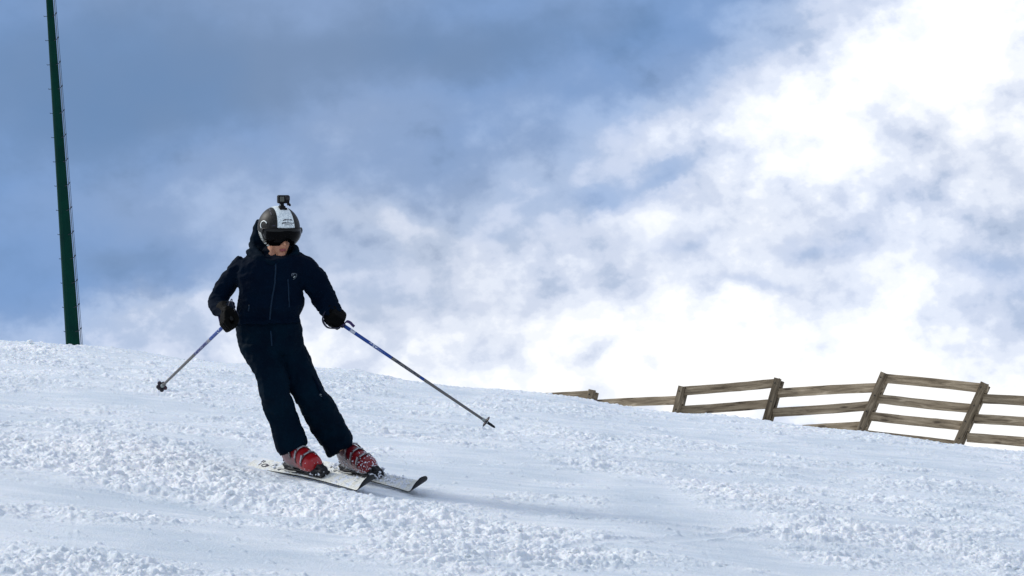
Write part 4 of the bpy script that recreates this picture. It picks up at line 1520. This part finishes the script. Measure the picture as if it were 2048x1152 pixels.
word(568.5, 585, lambda x: 449.6, 1.0, .9, .0009)
decal_ribbon(lt, hb, [(575, 442.6), (576.4, 442.6)], .002, .0012, .0006, sub=1)
decal_ribbon(lt, hb, [(564, 447.9), (566, 446.8)], .002, .0012, .0006, sub=1)
link('lettering', lt.mesh(False), M['ink'], helmet, HF)
# snow goggles' strap and hair are hidden by the shell; collar lining at the neck
# ------------------------------------------------------------------ action camera on the helmet
AC = P(566.5, 398.5, 19.95)
fa = V(0.36, -0.93, -0.04).normalized(); ua = V(-.01, 0, 1); ua = (ua - fa * ua.dot(fa)).normalized(); xa = fa.cross(ua)
AF = frame_from(AC, xa, fa, ua); AR = AF.to_3x3()
acam = empty('action_camera', AF)
tag(acam, 'small black action camera mounted on top of the striped ski helmet', 'camera')
def abox(mb, c, h, bev=.003): mb.box(AF @ Vector(c), AR @ Vector((h[0], 0, 0)), AR @ Vector((0, h[1], 0)), AR @ Vector((0, 0, h[2])), bev=bev)
mb = MB(); abox(mb, (0, 0, 0), (.0355, .019, .0255), .005)
link('camera_body', sharp(mb.mesh()), M['black'], acam)
mb = MB(); abox(mb, (.0135, .0200, .001), (.014, .0015, .015), .001)
link('front_screen', sharp(mb.mesh()), M['screen'], acam)
mb = MB(); abox(mb, (-.019, .0245, .006), (.0145, .0065, .0145), .003)
lo = link('lens_housing', sharp(mb.mesh()), M['dark'], acam)
mb = MB(); mb.ellipsoid(AF @ Vector((-.019, .031, .006)), AR @ Vector((.010, 0, 0)), AR @ Vector((0, 0, .010)), AR @ Vector((0, .003, 0)), 18, 8)
link('lens', mb.mesh(), M['lens'], lo)
mb = MB()
abox(mb, (-.028, .012, -.030), (.006, .010, .008), .002)
mb.capsule(AF @ Vector((-.034, .015, -.030)), AF @ Vector((-.036, .020, -.036)), .007)
link('latch', sharp(mb.mesh()), M['black'], acam)
mb = MB()
for q in (-.008, 0, .008): abox(mb, (.010 + q, .002, -.034), (.0034, .012, .013), .001)
abox(mb, (.010, .002, -.042), (.013, .014, .006), .002)
abox(mb, (.010, .006, -.048), (.018, .020, .008), .003)
abox(mb, (.006, .000, -.058), (.023, .030, .007), .003)
mt_ = link('mount', sharp(mb.mesh()), M['black'], acam)
mb = MB(); mb.ellipsoid(AF @ Vector((.018, .010, -.034)), AR @ Vector((.006, 0, 0)), AR @ Vector((0, .003, 0)), AR @ Vector((0, 0, .005)), 12, 8)
link('mount_screw', mb.mesh(), M['white'], mt_)

# ------------------------------------------------------------------ boots
def boot_material(name, dark, snow):
    m = bpy.data.materials.new(name); m.use_nodes = True
    nt = m.node_tree; b = nt.nodes['Principled BSDF']
    t = N(nt, 'ShaderNodeTexCoord'); sp = N(nt, 'ShaderNodeSeparateXYZ'); nt.links.new(t.outputs['Object'], sp.inputs[0])
    n = N(nt, 'ShaderNodeTexNoise'); n.inputs['Scale'].default_value = 60; n.inputs['Detail'].default_value = 5; n.inputs['Roughness'].default_value = .6
    nt.links.new(t.outputs['Object'], n.inputs['Vector'])
    col = N(nt, 'ShaderNodeMix', data_type='RGBA')
    col.inputs['A'].default_value = (.31 * dark, .004, .007, 1); col.inputs['B'].default_value = (.12 * dark, .005, .012, 1)
    mr = N(nt, 'ShaderNodeMapRange'); mr.inputs['From Min'].default_value = .06; mr.inputs['From Max'].default_value = -.02
    nt.links.new(sp.outputs['Y'], mr.inputs['Value']); nt.links.new(mr.outputs[0], col.inputs['Factor'])
    # grey lower shell
    g = N(nt, 'ShaderNodeMix', data_type='RGBA'); g.inputs['B'].default_value = (.045, .04, .045, 1)
    mz = N(nt, 'ShaderNodeMapRange'); mz.inputs['From Min'].default_value = .042; mz.inputs['From Max'].default_value = .036
    zz = math_node(nt, 'ADD', sp.outputs['Z'], math_node(nt, 'MULTIPLY', sp.outputs['Y'], .12))
    nt.links.new(zz, mz.inputs['Value']); nt.links.new(mz.outputs[0], g.inputs['Factor']); nt.links.new(col.outputs['Result'], g.inputs['A'])
    s = N(nt, 'ShaderNodeMix', data_type='RGBA'); s.inputs['B'].default_value = (.74, .77, .82, 1)
    ms_ = N(nt, 'ShaderNodeMapRange')
    zq = math_node(nt, 'SUBTRACT', n.outputs['Fac'], math_node(nt, 'MULTIPLY', sp.outputs['Z'], 1.0 if snow else .8))
    ms_.inputs['From Min'].default_value = (.545 if snow else .60) ; ms_.inputs['From Max'].default_value = (.60 if snow else .66)
    nt.links.new(zq, ms_.inputs['Value']); nt.links.new(ms_.outputs[0], s.inputs['Factor']); nt.links.new(g.outputs['Result'], s.inputs['A'])
    nt.links.new(s.outputs['Result'], b.inputs['Base Color']); b.inputs['Roughness'].default_value = .28
    return m

M['bstrap'] = mat('buckle_strap', (.05, .02, .025), .4, noise=(60, (.20, .16, .16), .45, .6))
def build_boot(BO, snow, label, seed, shin):
    mb = MB()
    sect = [(-.150, .030, .022, .10), (-.135, .041, .012, .15), (-.09, .046, .010, .165), (-.04, .047, .010, .165), (0, .048, .010, .152), (.04, .051, .010, .128), (.08, .053, .010, .105),
            (.115, .051, .012, .090), (.140, .043, .014, .078), (.158, .028, .018, .060)]
    rs = []
    for y, hw, zb, zt_ in sect:
        ring = []
        for i in range(24):
            a = 2 * math.pi * i / 24
            ca, sa = math.cos(a), math.sin(a)
            zc = (zb + zt_) / 2; hz = (zt_ - zb) / 2
            ring.append(BO @ Vector((hw * math.copysign(abs(ca) ** .75, ca) * (1 if sa < 0 else 1 - .18 * sa), y, zc + hz * math.copysign(abs(sa) ** .75, sa))))
        rs.append(ring)
    mb.rings(rs)
    # cuff follows the shin
    c0 = BO @ Vector((0, -.055, .105)); dirs = (shin - c0).normalized()
    ex_ = (BO.to_3x3() @ Vector((1, 0, 0))); ex_ = (ex_ - dirs * ex_.dot(dirs)).normalized(); ey_ = dirs.cross(ex_)
    rs = []
    for k, (l, hw, hd_) in enumerate(((-.05, .040, .055), (-.02, .050, .066), (.03, .054, .070), (.08, .054, .068), (.11, .053, .066), (.125, .052, .065))):
        c = c0 + dirs * l
        rs.append([c + ex_ * hw * math.cos(a) + ey_ * hd_ * math.sin(a) for a in [2 * math.pi * i / 24 for i in range(24)]])
    mb.rings(rs)
    me = remesh(mb, .0042, 2)
    bt = link('ski_boot', me, boot_material('boot_shell_snowy' if snow else 'boot_shell', .62 if snow else 1.0, snow), person, BO)
    bt['label'] = label
    bv = bvh_of(me_world(me, BO))
    # sole
    sl = MB(); Rm = BO.to_3x3()
    def bx(mb_, c, h, bev=.004): mb_.box(BO @ Vector(c), Rm @ Vector((h[0], 0, 0)), Rm @ Vector((0, h[1], 0)), Rm @ Vector((0, 0, h[2])), bev=bev)
    bx(sl, (0, .105, .006), (.038, .060, .011)); bx(sl, (0, -.11, .006), (.036, .045, .011)); bx(sl, (0, .160, .012), (.026, .016, .010)); bx(sl, (0, 0, .010), (.034, .14, .005))
    link('sole', sharp(sl.mesh()), M['dark'], bt)
    # buckles: straps over the instep with levers
    front_n = Rm @ Vector((0, 0, 1))
    for bi, (y, z0, hw, zt_) in enumerate(((.085, .05, .0515, .101), (.035, .06, .0505, .129), (-.005, .085, .051, .156))):
        bb2 = MB()
        pts = []; wv = []
        for i in range(13):
            a = math.radians(5 + 170 * i / 12)
            pts.append(BO @ Vector((hw * math.cos(a), y + .012 * math.sin(a), z0 + (zt_ - z0) * math.sin(a) ** .8 + .002)))
        bb2.ribbon(pts, Rm @ Vector((0, 1, .15)), .009 if bi else .011, .0025)
        link('buckle_strap', bb2.mesh(), M['bstrap'], bt)
        lv = MB()
        for (a0, l_) in ((118, 1),):
            a = math.radians(180 - 62)
            c = BO @ Vector((-hw * .62, y + .008, z0 + (zt_ - z0) * .84 + .006))
            t_ = (Rm @ Vector((.75, 0, .55))).normalized()
            u_ = Rm @ Vector((0, 1, 0)); n_ = t_.cross(u_)
            lv.box(c, t_ * .020, u_ * .006, n_ * .003, bev=.002)
            c2 = BO @ Vector((hw * .70, y + .006, z0 + (zt_ - z0) * .72 + .006))
            t2 = (Rm @ Vector((-.6, 0, .8))).normalized(); n2_ = t2.cross(u_)
            lv.box(c2, t2 * .024, u_ * .006, n2_ * .003, bev=.002)
            lv.box(BO @ Vector((0, y + .013, zt_ + .005)), Rm @ Vector((.016, 0, 0)), u_ * .008, Rm @ Vector((0, 0, .0025)), bev=.0015)
        link_each('buckle', lv, M['steel'], bt)
    # liner and power strap above the cuff
    lb = MB(); rs = []
    for (l, k) in ((.08, .88), (.135, .88), (.14, .82)):
        c = c0 + dirs * l
        rs.append([c + ex_ * .056 * k * math.cos(a) + ey_ * .07 * k * math.sin(a) for a in [2 * math.pi * i / 24 for i in range(24)]])
    lb.rings(rs); link('liner', lb.mesh(), M['liner'], bt)
    lb = MB(); rs = []
    for (l, k) in ((.055, 1.04), (.06, 1.07), (.085, 1.08), (.09, 1.05)):
        c = c0 + dirs * l
        rs.append([c + ex_ * .056 * k * math.cos(a) + ey_ * .07 * k * math.sin(a) for a in [2 * math.pi * i / 24 for i in range(24)]])
    lb.rings(rs); link('power_strap', lb.mesh(), M['liner'], bt)
    rg = np.random.RandomState(seed)
    sp = []
    cnt = 420 if snow else 40
    vv = me.vertices
    pts = []
    while len(pts) < cnt:
        v = vv[rg.randint(len(vv))].co
        wgt = max(0, 1 - v.z / .13) ** (1.2 if snow else 2.5) + (.35 if (snow and v.y > .04) else 0)
        if rg.rand() < wgt * .7: pts.append(tuple(v))
    link('caked_snow', snow_bits(BO, pts, (.0018), .0062 if snow else .004, seed), M['snowbit'], bt)['kind'] = 'stuff'
    return bt

def me_world(me, fr):
    m2 = me.copy(); m2.transform(fr); return m2

shin1 = P(582, 880, dz(.045)); shin2 = P(672, 878, dz(.20))
build_boot(BO1, False, 'clean bright red boot with silver buckles on the nearer ski', 4, shin1)
build_boot(BO2, True, 'dark red boot caked with snow on the farther ski', 9, shin2)

# ------------------------------------------------------------------ ski poles
def pole_material(name, bands, marks):
    """bands along the pole measured in metres from the grip: (end, colour, mark colour or None)"""
    m = bpy.data.materials.new(name); m.use_nodes = True
    nt = m.node_tree; b = nt.nodes['Principled BSDF']
    t = N(nt, 'ShaderNodeTexCoord'); sp = N(nt, 'ShaderNodeSeparateXYZ'); nt.links.new(t.outputs['Object'], sp.inputs[0])
    L = 1.3
    fr_ = math_node(nt, 'DIVIDE', sp.outputs['Z'], L)
    r = N(nt, 'ShaderNodeValToRGB'); r.color_ramp.interpolation = 'CONSTANT'; nt.links.new(fr_, r.inputs['Fac'])
    r2 = N(nt, 'ShaderNodeValToRGB'); r2.color_ramp.interpolation = 'CONSTANT'; nt.links.new(fr_, r2.inputs['Fac'])
    pos = 0
    for i, (end, c, mk) in enumerate(bands):
        mk = c if mk is None else mk
        if i < 1:
            e, e2 = r.color_ramp.elements[0], r2.color_ramp.elements[0]
        else:
            if i == 1: e, e2 = r.color_ramp.elements[1], r2.color_ramp.elements[1]
            else: e, e2 = r.color_ramp.elements.new(pos), r2.color_ramp.elements.new(pos)
        e.position = pos; e2.position = pos
        e.color = (*c, 1); e2.color = (*mk, 1)
        pos = end / L
    # letter-like marks
    mp = N(nt, 'ShaderNodeMapping'); mp.inputs['Scale'].default_value = (90, 90, 55); nt.links.new(t.outputs['Object'], mp.inputs['Vector'])
    v = N(nt, 'ShaderNodeTexNoise'); v.inputs['Scale'].default_value = 1.0; v.inputs['Detail'].default_value = 2; nt.links.new(mp.outputs[0], v.inputs['Vector'])
    mr = N(nt, 'ShaderNodeMapRange'); mr.inputs['From Min'].default_value = .50; mr.inputs['From Max'].default_value = .55
    nt.links.new(v.outputs['Fac'], mr.inputs['Value'])
    x = N(nt, 'ShaderNodeMix', data_type='RGBA'); nt.links.new(mr.outputs[0], x.inputs['Factor'])
    nt.links.new(r.outputs[0], x.inputs['A']); nt.links.new(r2.outputs[0], x.inputs['B'])
    nt.links.new(x.outputs['Result'], b.inputs['Base Color'])
    b.inputs['Roughness'].default_value = .45; b.inputs['Metallic'].default_value = .0; b.inputs['Specular IOR Level'].default_value = .3
    return m

BLUE = (.010, .050, .24); GREY = (.13, .125, .12); WH = (.45, .48, .55); DK = (.03, .035, .06); VI = (.035, .045, .16)
def build_pole(hf, tip, bands, label, name):
    c, g, a, b_ = hf
    L = (c - tip).length
    dz_ = -g                                       # local z runs down the shaft from the hand
    x_ = a; y_ = dz_.cross(x_)
    FRm = frame_from(c, x_, y_, dz_)
    root = empty('ski_pole', FRm)
    tag(root, label, 'ski pole', 'pair of blue and grey ski poles')
    mb = MB()
    pts = [c + dz_ * t_ for t_ in np.linspace(.05, L - .02, 24)]
    rad = [.0115 - .0035 * (i / 23) for i in range(24)]
    mb.tube(pts, rad, 16)
    link('shaft', mb.mesh(), pole_material(name, bands, None), root)
    mb = MB()
    prof = [(-.050, .010), (-.048, .016), (-.042, .0175), (-.036, .0165), (-.02, .0165), (0, .0175), (.02, .0165), (.04, .0165), (.052, .019), (.060, .019), (.066, .0125)]
    mb.tube([c + dz_ * q for q, _ in prof], [r_ for _, r_ in prof], 14)
    link('grip', mb.mesh(), M['black'], root)
    # basket: five lobed rosette
    bc = c + dz_ * (L - .065)
    mb = MB()
    e1_ = x_; e2_ = y_
    nl = 60
    rs = []
    for (zz, k) in ((-.004, .25), (-.007, .6), (-.002, .95), (.0015, 1.0), (.004, .93), (.002, .6), (.004, .25)):
        ring = []
        for i in range(nl):
            an = 2 * math.pi * i / nl
            rr = (.026 + .0125 * abs(math.cos(2.5 * an)) ** .8) * k
            ring.append(bc + dz_ * zz + (e1_ * math.cos(an) + e2_ * math.sin(an)) * rr)
        rs.append(ring)
    mb.rings(rs)
    bk_ = link('basket', mb.mesh(), M['basket'], root)
    mb = MB(); mb.tube([bc - dz_ * .03, bc - dz_ * .012, bc + dz_ * .010], [.010, .0125, .012], 12)
    link('basket_collar', mb.mesh(), M['liner'], bk_)
    mb = MB(); mb.tube([bc, bc + dz_ * .04, bc + dz_ * .058, bc + dz_ * .066], [.0095, .0085, .007, .003], 12)
    link('tip', mb.mesh(), M['dark'], root)
    return root, FRm
M['basket'] = mat('basket_plastic', (.010, .006, .012), .5, noise=(28, (.12, .03, .05), .52, .66))
bandsR = [(.105, BLUE, None), (.14, WH, (.2, .22, .3)), (.24, BLUE, None), (.30, BLUE, WH), (.36, BLUE, (.10, .14, .30)), (.41, BLUE, None), (.615, GREY, DK), (.645, BLUE, None), (1.3, GREY, None)]
bandsL = [(.075, WH, None), (.16, BLUE, None), (.20, BLUE, WH), (.34, BLUE, (.05, .09, .30)), (.38, (.25, .24, .26), None), (.62, VI, (.20, .21, .30)), (.66, GREY, DK), (1.3, GREY, None)]
pl, PLF = build_pole(HLf, TIPL, bandsL, "ski pole with dark rosette basket, held by the glove against the jacket", 'pole_paint_left')
pr, PRF = build_pole(HRf, TIPR, bandsR, 'blue and grey ski pole with loose purple strap, stretching far out towards the fence', 'pole_paint_right')
# wrist straps
def cr_spline(pts, sub=6):
    pts = [Vector(p) for p in pts]; q = [pts[0]] + pts + [pts[-1]]; res = []
    for i in range(1, len(q) - 2):
        for k in range(sub):
            t_ = k / sub
            p0, p1, p2, p3 = q[i - 1], q[i], q[i + 1], q[i + 2]
            res.append(.5 * ((2 * p1) + (p2 - p0) * t_ + (2 * p0 - 5 * p1 + 4 * p2 - p3) * t_ ** 2 + (3 * p1 - p0 - 3 * p2 + p3) * t_ ** 3))
    res.append(pts[-1]); return res
mb = MB(); mb.ribbon(cr_spline([P(686, 652, 19.80), P(689, 646.5, 19.79), P(694, 643, 19.78), P(700, 645, 19.78), P(705, 650, 19.78), P(708.5, 653.5, 19.78)]), V(.55, .3, .75), .0085, .0015)
link('strap', mb.mesh(), M['purple'], pr)
mb = MB(); mb.ribbon(cr_spline([P(649, 624, 19.86), P(645.5, 636, 19.83), P(647, 645, 19.80), P(654, 654, 19.78), P(664, 656.5, 19.77), P(676, 656, 19.77), P(684, 650, 19.80)]), V(.35, -.9, .2), .010, .002)
link('strap', mb.mesh(), M['strap'], pr)
mb = MB(); mb.ribbon(cr_spline([P(438, 632, 19.80), P(440, 641, 19.79), P(441.5, 647, 19.79), P(443, 652, 19.79)]), V(.9, .3, .1), .007, .0015)
link('strap', mb.mesh(), M['purple'], pl)
mb = MB(); mb.ribbon(cr_spline([P(457, 612, 19.74), P(460, 603, 19.72), P(463.5, 598, 19.71), P(464.5, 606, 19.72), P(468, 616, 19.72), P(476, 630, 19.70), P(474, 645, 19.72)]), V(.3, -.9, .2), .006, .0015)
link('strap', mb.mesh(), M['strap'], pl)
print('objects', len(S.objects))
